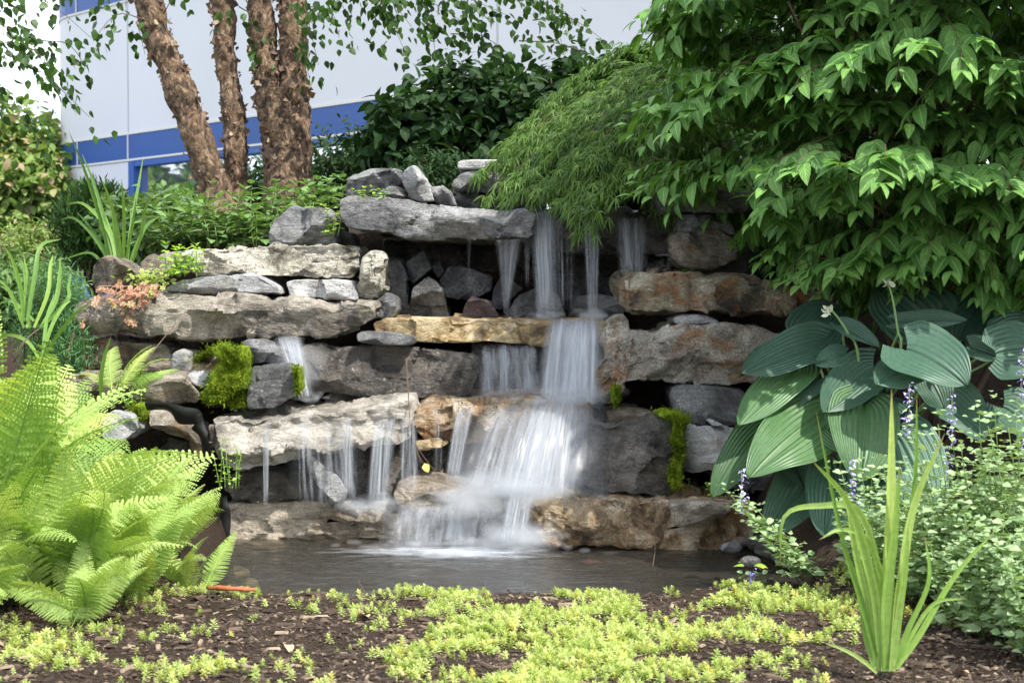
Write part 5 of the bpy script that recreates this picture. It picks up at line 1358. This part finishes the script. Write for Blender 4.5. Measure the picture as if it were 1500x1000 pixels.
# ------------------------------------------------------------------ stonecrop on the slab
def rosette_tpl():
    V = []; F = []; A = []
    for ring, (n, L, el) in enumerate(((6, 1.0, .25), (5, .72, .75), (3, .42, 1.2))):
        for k in range(n):
            a = 2 * math.pi * k / n + ring * .5; d = np.array([math.cos(a) * math.cos(el), math.sin(a) * math.cos(el), math.sin(el)])
            s = np.array([-math.sin(a), math.cos(a), 0]) * .26 * L; u = np.cross(d, s / .26 / L) * -.10
            b = len(V)
            for p in (0 * d, d * .55 * L + s, d * L + u * 0, d * .55 * L - s): V.append(p + np.array([0, 0, .02 * ring])); A.append((0, 0))
            F.append((b, b + 1, b + 2, b + 3))
    return np.array(V), np.array(F), np.array(A, float)
ROS = rosette_tpl()
def stonecrop():
    b = P(200, 440, 6.78)
    root = empty('red_stonecrop', b, 'orange pink stonecrop rosettes trailing over the end of the long left slab', 'plant')
    pts = []
    for (x, y, r, n) in [(175, 432, 20, 22), (200, 430, 18, 20), (185, 450, 14, 14), (190, 468, 8, 7), (215, 428, 14, 14), (225, 425, 8, 8), (118, 474, 6, 3), (140, 448, 6, 4), (160, 440, 8, 6), (208, 445, 10, 8), (152, 425, 8, 6)]:
        for k in range(n): pts.append(P(x + RND.normal(0, r * .5), y + RND.normal(0, r * .4), 6.80 + RND.uniform(-.03, .03)))
    pts = np.array(pts); n = len(pts)
    d = norm(np.array([0, -.7, .7]) + jit(n, .45))
    x = norm(np.cross(d, RND.normal(0, 1, (n, 3)))); R = np.stack([x, np.cross(d, x), d], -1) * RND.uniform(.012, .021, n)[:, None, None]
    mb = MB(); mb.inst(ROS, R, pts); mb.build('rosette', M['sedumr'], root, smooth=False)
    st = MB()
    for k in range(0, n, 3): tube(st, [pts[k], pts[k] + [0, .03, .02], P(200, 420, 6.95)], .0015, .002, 4, 5)
    st.build('stem', M['sedumr'], root)
    b2 = P(215, 408, 6.95)
    r2 = empty('pale_stonecrop', b2, 'pale green stonecrop sprawling beside the rounded brownish stone', 'plant')
    q = np.array([P(RND.normal(222, 18), RND.normal(408, 7), 6.95 + RND.uniform(-.05, .05)) for _ in range(110)]); n = len(q)
    d = norm(np.array([0, -.4, .9]) + jit(n, .4)); x = norm(np.cross(d, RND.normal(0, 1, (n, 3))))
    R = np.stack([x, np.cross(d, x), d], -1) * RND.uniform(.010, .019, n)[:, None, None]
    mb = MB(); mb.inst(ROS, R, q); mb.build('rosette', M['sedum'], r2, smooth=False)
stonecrop()

# ------------------------------------------------------------------ hosta
def hosta_leaf(base, tip, width, nrm_, mat, parent, cup=.18, droop=.18, wave=.05, lobe=.22, heart=.74):
    base = np.array(base, float); tip = np.array(tip, float)
    d = tip - base; L = np.linalg.norm(d); y = d / L
    x = norm(np.cross(y, np.array(nrm_, float))); z = np.cross(x, y)
    nu, nv = 25, 30
    u = np.linspace(-1, 1, nu)[None]; t = np.linspace(0, 1, nv)[:, None]
    w = (1 - t ** 2.8) ** .78 * (heart + (1 - heart) * np.sin(math.pi / 2 * np.minimum(1, t * 2.6))) * width / 2
    w = w * np.sqrt(np.clip((t + .035) / .12, 0, 1))
    ph = RND.uniform(0, 6.28)
    yy = t * L - lobe * L * np.abs(u) ** 1.6 * (1 - t) ** 2.5
    zz = cup * width * (u ** 2) * .5 * (1 - .4 * t) - droop * L * t ** 2.2 + droop * L * .25 * t + wave * width * np.sin(t * 9 + ph + u) * u ** 2 + .05 * width * (1 - np.exp(-(u * 8) ** 2))
    zz = zz + .0014 * np.sin(u * 40) * (1 - np.abs(u) * .5)
    xx = u * w
    V = base + xx[..., None] * x + yy[..., None] * y + zz[..., None] * z
    mb = MB(); A = np.stack(np.broadcast_arrays(u, t), -1)
    mb.add(V, grid_faces(nv, nu), A.reshape(-1, 2), RND.random())
    return mb.build('leaf', M[mat], parent)

def hosta():
    cr = np.array([1.33, 6.05, float(H(1.33, 6.05))])
    root = empty('hosta', cr, 'hosta with huge ribbed blue green leaves right of the stones', 'plant')
    q = lambda x, y, Y: P(1000 + .6 * x, 400 + .6 * y, Y)
    L = [  # base, tip, width(px*.6), Yb, Yt, normal, mat
        ((340, 175), (148, 232), 118, 5.95, 5.75, (.1, -.75, .75), 'hosta'),
        ((282, 238), (136, 362), 105, 5.9, 5.68, (-.2, -.75, .6), 'hostag'),
        ((205, 372), (72, 522), 100, 5.9, 5.66, (-.3, -.8, .5), 'hostag'),
        ((352, 348), (166, 480), 165, 5.8, 5.55, (-.1, -.8, .65), 'hostag'),
        ((468, 232), (345, 332), 130, 5.85, 5.62, (-.1, -.7, .7), 'hosta'),
        ((330, 262), (238, 342), 70, 5.9, 5.8, (-.4, -.6, .6), 'hosta'),
        ((545, 190), (700, 262), 185, 5.6, 5.45, (.0, -.72, .75), 'hosta'),
        ((560, 230), (472, 270), 110, 5.6, 5.5, (.0, -.7, .75), 'hosta'),
        ((385, 130), (480, 176), 70, 5.9, 5.8, (.1, -.6, .8), 'hosta'),
        ((590, 130), (480, 20), 190, 6.15, 6.3, (.15, -.95, .2), 'hosta'),
        ((530, 120), (695, 108), 62, 5.95, 5.8, (.0, -.8, .7), 'hosta'),
        ((680, 165), (745, 48), 150, 6.1, 6.2, (-.1, -.95, .2), 'hosta'),
        ((300, 160), (390, 70), 130, 6.3, 6.4, (0, -.9, .4), 'hosta'),
        ((700, 180), (782, 205), 80, 5.8, 5.7, (0, -.8, .6), 'hosta'),
        ((765, 200), (900, 180), 150, 5.7, 5.7, (.1, -.85, .5), 'hosta'),
        ((780, 160), (900, 120), 110, 5.9, 6.0, (0, -.8, .6), 'hosta'),
        ((430, 285), (345, 362), 85, 6.0, 5.85, (0, -.8, .6), 'hosta'),
        ((440, 325), (438, 500), 165, 5.7, 5.5, (.1, -.85, .45), 'hostag'),
        ((345, 370), (430, 440), 90, 5.75, 5.6, (-.1, -.8, .6), 'hostag'),
        ((520, 400), (610, 590), 180, 5.75, 5.55, (.1, -.85, .45), 'hosta'),
        ((330, 470), (205, 640), 130, 5.95, 5.75, (-.1, -.9, .4), 'hosta'),
        ((370, 490), (350, 640), 130, 5.75, 5.6, (0, -.85, .5), 'hosta'),
        ((480, 500), (440, 620), 130, 5.7, 5.6, (0, -.85, .5), 'hosta'),
        ((470, 260), (510, 300), 55, 5.9, 5.8, (0, -.8, .6), 'hosta'),
        ((640, 300), (740, 400), 140, 5.85, 5.7, (.2, -.8, .5), 'hosta'),
        ((780, 330), (880, 400), 140, 5.9, 5.8, (.2, -.8, .5), 'hosta'),
        ((400, 200), (330, 215), 70, 5.9, 5.8, (0, -.7, .7), 'hosta'),
        ((500, 330), (560, 400), 100, 5.85, 5.75, (.1, -.8, .6), 'hosta'),
        ((250, 420), (300, 520), 90, 5.95, 5.85, (0, -.85, .5), 'hosta'),
        ((600, 260), (640, 330), 90, 5.75, 5.7, (0, -.8, .6), 'hosta'),
        ((300, 320), (340, 400), 80, 6.0, 5.95, (0, -.85, .5), 'hosta')]
    for b, t, w, Yb, Yt, n, m in L:
        B = q(b[0], b[1], Yb); T = q(t[0], t[1], Yt)
        lf = hosta_leaf(B, T, w * .6 / FPX * Yb * 1.13, n, m, root, cup=RND.uniform(.05, .22), droop=RND.uniform(.1, .25), wave=RND.uniform(.02, .07))
        pt = MB(); tube(pt, [cr + RND.normal(0, .03, 3), (cr + B) / 2 + [0, .08, .08], B + norm((T - B)[None])[0] * .01 - [0, 0, .004]], .007, .0045, 6, 10); pt.build('petiole', M['petiole'], root)
    for pp, Y in (([(528, 210), (525, 140), (512, 60), (500, 20)], 5.85), ([(430, 215), (405, 150), (380, 110), (358, 85)], 5.85)):
        mb = MB(); pts = [q(x, y, Y) for x, y in pp]; tube(mb, [cr] + pts, .006, .0035, 6, 18); s = mb.build('flower_stalk', M['petiole'], root)
        bd = MB(); n = 12; tp = leaf_tpl(.5, 4, .5, .1)
        dd = norm(np.array([0, 0, .8]) + jit(n, .6)); c = np.array([pts[-1]] * n) + jit(n, .005) - np.array([0, 0, .012])
        bd.inst(tp, frames(dd, jit(n, 1), RND.uniform(.018, .035, n)), c); 
        me = bd.mesh('bud', M['bud']); o = bpy.data.objects.new('bud', me); COL.objects.link(o); o.parent = s
hosta()

# ------------------------------------------------------------------ catmint
def catmint(base, n, h, label, R=.16, flowers=2, lean=.35, size=.044, pairs=12, dirn=None):
    root = empty('catmint', base, label, 'plant', 'catmint clumps at the right')
    tpl = leaf_tpl(.8, 3, .25, .2, .4, .7); mb = MB(); st = MB(); fl = MB(); b = np.array(base, float)
    for k in range(n):
        a = RND.uniform(0, 6.28); r = R * math.sqrt(RND.random())
        o = b + np.array([math.cos(a) * r, math.sin(a) * r, 0]); out = np.array([math.cos(a), math.sin(a), 0]) * r / R
        if dirn is not None: out = np.array(dirn, float) + RND.normal(0, .15, 3)
        H_ = h * RND.uniform(.65, 1.08)
        top = o + out * lean * H_ + RND.normal(0, .05, 3) * H_ + np.array([0, 0, H_])
        c = catmull([o, (o + top) / 2 + out * .06 * H_ * (1 if dirn is None else 0), top], 20); tt = np.linspace(0, 1, 20)
        tube(st, c[::3], .0022, .001, 4, 7)
        s = np.linspace(.12, 1, pairs); m = len(s)
        q = np.stack([np.interp(s, tt, c[:, i]) for i in range(3)], -1)
        for e in (0, math.pi):
            az = np.arange(m) * math.pi / 2 + a + e
            d = np.stack([np.cos(az), np.sin(az), np.full(m, .12)], -1) + jit(m, .2)
            sc = size * (1.15 - .55 * s) * RND.uniform(.75, 1.2, m)
            mb.inst(tpl, frames(d, np.array([0, 0, 1.0]) + jit(m, .3), sc), q)
            # side shoots
            q2 = q + norm(d) * (size * .9); az2 = az + RND.normal(0, .9, m)
            d2 = np.stack([np.cos(az2), np.sin(az2), np.full(m, .35)], -1)
            mb.inst(tpl, frames(d2, np.array([0, 0, 1.0]) + jit(m, .4), sc * .75), q2)
        if k < flowers:
            f = top[None] + np.array([0, 0, 1.0])[None] * np.linspace(-.02, .12, 7)[:, None] * (1 if h > .3 else .3)
            tube(st, [top, f[-1]], .0015, .001, 4, 3)
            ff = np.repeat(f, 7, 0) + jit(49, .007); dd = norm(jit(49, 1) * np.array([1, 1, .3]) + np.array([0, -.2, .1]))
            fl = MB(); fl.inst(leaf_tpl(.5, 3, .3, .5), frames(dd, np.array([0, 0, 1.0]) + jit(49, .2), RND.uniform(.010, .018, 49)), ff)
            fl.build('flower_spike', M['petal'], root)
    mb.build('foliage', M['catmint'], root); st.build('stem', M['stem'], root)
catmint(gp(1.62, 5.0), 50, .60, 'catmint clump with purple flower spikes below the right hosta leaf', .22, 5)
catmint(gp(1.34, 4.95), 40, .42, 'catmint clump directly behind the arching strap leaves', .18, 1)
catmint(gp(1.45, 4.5), 55, .36, 'pale catmint clump at the right edge in front of the flowering one', .22, 0)
catmint(gp(1.5, 4.15), 40, .30, 'lowest catmint clump in the lower right corner', .17, 0)
catmint(gp(1.22, 5.2), 26, .34, 'thin catmint clump between the strap leaves and the hosta', .15, 1)
catmint(gp(1.75, 4.6), 45, .6, 'taller catmint clump cut by the right edge of the picture', .2, 1)
catmint(gp(1.02, 5.45), 7, .32, 'sprawling catmint stems leaning towards the pond pebbles', .08, 1, dirn=(-1.0, -.1, 0), lean=.8, pairs=10)
catmint(gp(.92, 5.55), 4, .25, 'catmint shoot reaching over the tan block', .05, 1, dirn=(-.8, 0, 0), lean=.5, pairs=9)

# ------------------------------------------------------------------ mulch chips, sedum carpet
def mulch():
    n = 34000
    y = RND.uniform(3.6, 5.5, n); x = RND.uniform(-1, 1, n) * (.36 * y + .15)
    ok = H(x, y, False) > .02; x, y = x[ok], y[ok]; n = len(x)
    cv = np.array([[-.5, -.16, 0], [.42, -.2, .0], [.5, .1, 0], [-.38, .2, 0], [-.45, -.1, .12], [.36, -.14, .16], [.42, .06, .13], [-.32, .14, .15]])
    f = np.array([(0, 1, 5, 4), (1, 2, 6, 5), (2, 3, 7, 6), (3, 0, 4, 7), (4, 5, 6, 7)])
    a = RND.uniform(0, 6.28, n); el = RND.normal(0, .22, n)
    xx = np.stack([np.cos(a) * np.cos(el), np.sin(a) * np.cos(el), np.sin(el)], -1)
    zz = norm(np.array([0, 0, 1.0]) + jit(n, .25)); yv = norm(np.cross(zz, xx)); zz = np.cross(xx, yv)
    S = np.exp(RND.normal(-4.55, .6, n)); S = np.clip(S, .004, .05)
    R = np.stack([xx, yv * RND.uniform(.5, 1.3, n)[:, None], zz], -1) * S[:, None, None]
    mb = MB(); mb.inst((cv, f, np.zeros((8, 2))), R, np.stack([x, y, H(x, y) + .002], -1))
    t = NT('wood_chips'); r = t.n("SeparateXYZ", {0: t.n("Attribute", attribute_name="luv").outputs['Vector']}).outputs[2]
    c = t.ramp(r, [(0, (.024, .015, .010)), (.5, (.062, .040, .026)), (.85, (.13, .09, .06)), (1, (.34, .26, .18))])
    nz = t.noise(t.mapping(t.pos(), scale=(1, 1, 4)), 120, 4, .7)
    c = t.mix(.7, c, t.ramp(nz, [(.3, .5), (.7, 1.4)]), 'MULTIPLY')
    m = t.end(t.n("BsdfPrincipled", {'Base Color': c, 'Roughness': .85, 'Normal': t.bump(nz, .6, .004)}).outputs[0])
    tag(mb.build('mulch', m, smooth=False), 'dark brown wood chip mulch covering the foreground bed', 'mulch', kind='stuff')
mulch()

def sedum_density(px, py):
    d = np.zeros_like(px)
    for cx, cy, rx, ry, a in [(900, 880, 300, 38, 1.0), (1080, 870, 170, 40, 1.0), (700, 935, 110, 34, .9), (900, 950, 220, 50, .9), (760, 985, 130, 30, 1.0), (1000, 985, 150, 30, .8), (620, 975, 60, 25, .7), (650, 875, 70, 12, .7), (560, 890, 50, 10, .35),
                              (50, 950, 80, 35, .5), (240, 885, 70, 22, .5), (360, 865, 40, 15, .6), (470, 880, 60, 10, .3), (280, 985, 90, 22, .4), (170, 930, 120, 30, .25), (460, 985, 60, 20, .2), (1180, 880, 70, 60, .6), (800, 865, 200, 16, .9), (1100, 930, 120, 40, .5)]:
        d = np.maximum(d, a * np.exp(-(((px - cx) / rx) ** 2 + ((py - cy) / ry) ** 2) ** 1.3))
    return d
def sedum():
    n = 60000
    y = RND.uniform(3.7, 5.42, n); x = RND.uniform(-1, 1, n) * (.34 * y + .1)
    p = np.stack([x, y, H(x, y)], -1); px, py = toPx(p)
    pr = sedum_density(px, py) * sstep(-.45, .25, fbm(np.stack([x * 7, y * 7, x * 0], -1), 3, 77) + .1)
    ok = (RND.random(n) < pr * .36) & (p[:, 2] > .012); p = p[ok]; n = len(p)
    V = []; F = []; A = []
    lv, lf, la = leaf_tpl(.42, 2, .3, .1, .9, .6)
    def addl(R, T, s):
        b = sum(len(v) for v in V); V.append(lv * s @ R.T + T); F.append(lf + b); A.append(la)
    for k in range(22):
        h = k / 21; az = k * 2.4; el = -.1 + 1.15 * h ** 1.5
        d = np.array([math.cos(az) * math.cos(el), math.sin(az) * math.cos(el), math.sin(el)])
        addl(frames(d[None], np.array([[0, 0, 1.0]]))[0], np.array([0, 0, h * .75]), .66 - .24 * h)
    tpl = (np.concatenate(V), np.concatenate(F), np.concatenate(A))
    up = norm(np.array([0, 0, 1.0]) + jit(n, .28)); x_ = norm(np.cross(up, RND.normal(0, 1, (n, 3))))
    sc = RND.uniform(.015, .034, n)
    R = np.stack([x_, np.cross(up, x_), up], -1) * sc[:, None, None]
    mb = MB(); mb.inst(tpl, R, p)
    tag(mb.build('stonecrop_carpet', M['sedum'], smooth=False), 'low carpet of lime yellow stonecrop spreading over the mulch', 'ground cover', kind='stuff')
    print('sedum', n)
sedum()

# ------------------------------------------------------------------ small things
def smalls():
    mb = MB(); tube(mb, [G(303, 860, .06), G(340, 862, .065), G(375, 863, .06)], [.005, .009, .007, .008, .004], None, 7, 14)
    mb.v[0] = mb.v[0] + fbm(mb.v[0] * 60, 2)[:, None] * .002
    tag(mb.build('stick', M['orangewood'], origin=G(340, 862, .06)), 'orange stripped piece of wood by the left shore', 'stick')
    # hanging twig with a yellow leaf
    root = empty('bare_twig', P(598, 530, 6.3), 'thin dead twig hanging beside the corner of the cream ledge', 'twig')
    mb = MB(); tube(mb, [P(595, 525, 6.6), P(598, 575, 6.5), P(602, 630, 6.36), P(614, 668, 6.33), P(632, 694, 6.32)], .0028, .0012, 5, 16)
    tube(mb, [P(603, 640, 6.36), P(618, 665, 6.34), P(645, 700, 6.3)], .0018, .001, 4, 8); tube(mb, [P(612, 662, 6.34), P(618, 690, 6.33), P(618, 708, 6.33)], .0016, .001, 4, 8)
    mb.build('branch', M['wood'], root)
    lf = MB(); lf.inst(leaf_tpl(.7, 4, .2, .3, .5, .8), frames(np.array([[.3, -.2, -.8]]), np.array([[0, -1.0, 0]]), np.array([.042])), P(622, 678, 6.32)[None])
    lf.build('leaf', simple('yellow_leaf', (.55, .55, .16), .6), root)
    mb = MB(); tube(mb, [P(213, 532, 6.55), P(232, 505, 6.6), P(258, 473, 6.75)], .0035, .0015, 5, 10)
    tag(mb.build('bare_twig', M['wood'], origin=P(213, 532, 6.55)), 'brown twig leaning under the long left slab', 'twig')
    mb = MB(); tube(mb, [P(955, 835, 5.9), P(960, 800, 6.0), P(958, 760, 6.15)], .002, .001, 4, 10)
    tag(mb.build('bare_twig', M['wood'], origin=P(955, 835, 5.9)), 'dark twig rising from the water before the tan block', 'twig')
    mb = MB(); tube(mb, [G(535, 868, .04), P(525, 850, 5.3), P(527, 842, 5.3)], .0018, .001, 4, 8)
    tag(mb.build('bare_twig', M['wood'], origin=G(535, 868, .04)), 'tiny curved twig at the near water edge', 'twig')
    mb = MB(); tube(mb, [P(20, 530, 6.0), P(35, 500, 6.0), P(62, 478, 6.1)], .004, .002, 5, 8)
    tag(mb.build('bare_twig', M['wood'], origin=P(20, 530, 6.0)), 'brown twig above the ferns at the left edge', 'twig')
    # black liner: a folded flexible sheet
    def liner(rows, Y, label, nm='pond_liner'):
        V = []
        for (x0, y0, x1, y1, dy) in rows:
            a = P(x0, y0, Y + dy); b = P(x1, y1, Y + dy + .03)
            for s in np.linspace(0, 1, 9):
                q = a * (1 - s) + b * s; V.append(q + np.array([0, -.025 * math.sin(math.pi * s) * .4, 0]))
        V = np.array(V).reshape(len(rows), 9, 3)
        V = np.stack([catmull(V[:, j], 30) for j in range(9)], 1)
        V = V + (fbm(V * 14, 2, 4) * .008)[..., None] * np.array([.3, -1, .5])
        Bk = V + np.array([0, .004, 0])
        mb = MB(); mb.add(V, grid_faces(30, 9)); mb.add(Bk, grid_faces(30, 9)[:, ::-1])
        tag(mb.build(nm, M['liner'], origin=V[0, 0]), label, 'pond liner')
    liner([(212, 588, 215, 600, 0), (245, 590, 246, 602, -.02), (272, 596, 262, 620, -.02), (292, 600, 285, 622, -.02), (298, 615, 280, 628, 0), (304, 640, 292, 640, 0), (308, 668, 296, 665, .02), (300, 690, 290, 680, .02)], 6.36, 'folded black rubber liner wrapped over the stones at the left')
    liner([(332, 725, 318, 728, 0), (338, 760, 316, 760, 0), (334, 800, 312, 800, 0)], 6.42, 'strip of black liner at the left edge of the water')
    # goldfish
    for k, (x, y, L, lab) in enumerate([(868, 824, .08, 'orange goldfish under the water at the right')]):
        c = G(x, y, -.05); r = empty('goldfish', c, lab, 'fish')
        t_ = np.linspace(0, 1, 14); prof = np.array([.02, .1, .15, .18, .19, .185, .17, .15, .12, .095, .07, .05, .04, .035]) * L * 1.0
        pts = np.stack([c[0] + (t_ - .5) * L, c[1] + .01 * np.sin(t_ * 4), np.full(14, c[2])], -1)
        mb = MB(); tube(mb, pts, prof, None, 12, 14); om = simple('goldfish_skin', (.48, .14, .045) if k == 0 else (.6, .42, .12), .4)
        mb.build('body', om, r)
        for nm, vv in (('tail_fin', [(.5, 0), (.78, .14), (.68, 0), (.78, -.14)]), ('dorsal_fin', [(-.15, .15), (-.02, .28), (.16, .24), (.2, .1)])):
            f = MB(); V = [(c[0] + a * L, c[1] + o_, c[2] + b * L) for o_ in (-.001, .001) for a, b in vv]
            f.add(V, [(0, 1, 2, 3), (7, 6, 5, 4), (0, 4, 5, 1), (1, 5, 6, 2), (2, 6, 7, 3), (3, 7, 4, 0)]); f.build(nm, om, r, smooth=False)
    # dry leaves
    tpl = leaf_tpl(.6, 4, .4, .4, .6, .8); dm = simple('dry_leaf', (.48, .32, .19), .8, noise=.3)
    for x, y, s, lab in [(645, 915, .05, 'dry tan leaf on the bare mulch beside the stonecrop'), (590, 988, .045, 'dry curled leaf at the bottom edge of the picture'), (420, 940, .05, 'dry leaf lying in the middle of the dark mulch'), (540, 905, .055, 'long dry leaf near the water edge mulch'), (1150, 960, .05, 'dry leaf on the mulch left of the strap leaves'), (1420, 985, .05, 'dry leaf on the mulch in the lower right')]:
        g = G(x, y, .06); g[2] = float(H(g[0], g[1])) + .012
        mb = MB(); a = RND.uniform(0, 6.28); mb.inst(tpl, frames(np.array([[math.cos(a), math.sin(a), .15]]), np.array([[.2, .1, 1.0]]), np.array([s])), g[None])
        tag(mb.build('dry_leaf', dm, origin=g), lab, 'dry leaf')
    ym = simple('yellowed_leaf', (.62, .58, .08), .5, noise=.3)
    for k, (x, y) in enumerate([(1082, 822), (1095, 818), (1105, 828), (1118, 832), (1090, 829)]):
        g = G(x, y, .03); mb = MB(); a = RND.uniform(0, 6.28); mb.inst(T_OV, frames(np.array([[math.cos(a), math.sin(a), .1]]), np.array([[.1, -.3, 1.0]]), np.array([.05])), g[None])
        tag(mb.build('fallen_leaf', ym if k % 2 else M['lime'], origin=g), ['fallen leaf nearest the water by the pebbles', 'fallen leaf behind the others by the pebbles', 'fallen leaf in the middle by the pebbles', 'rightmost fallen leaf by the pebbles', 'frontmost fallen leaf by the pebbles'][k], 'leaf', 'fallen leaves by the pebbles')
smalls()
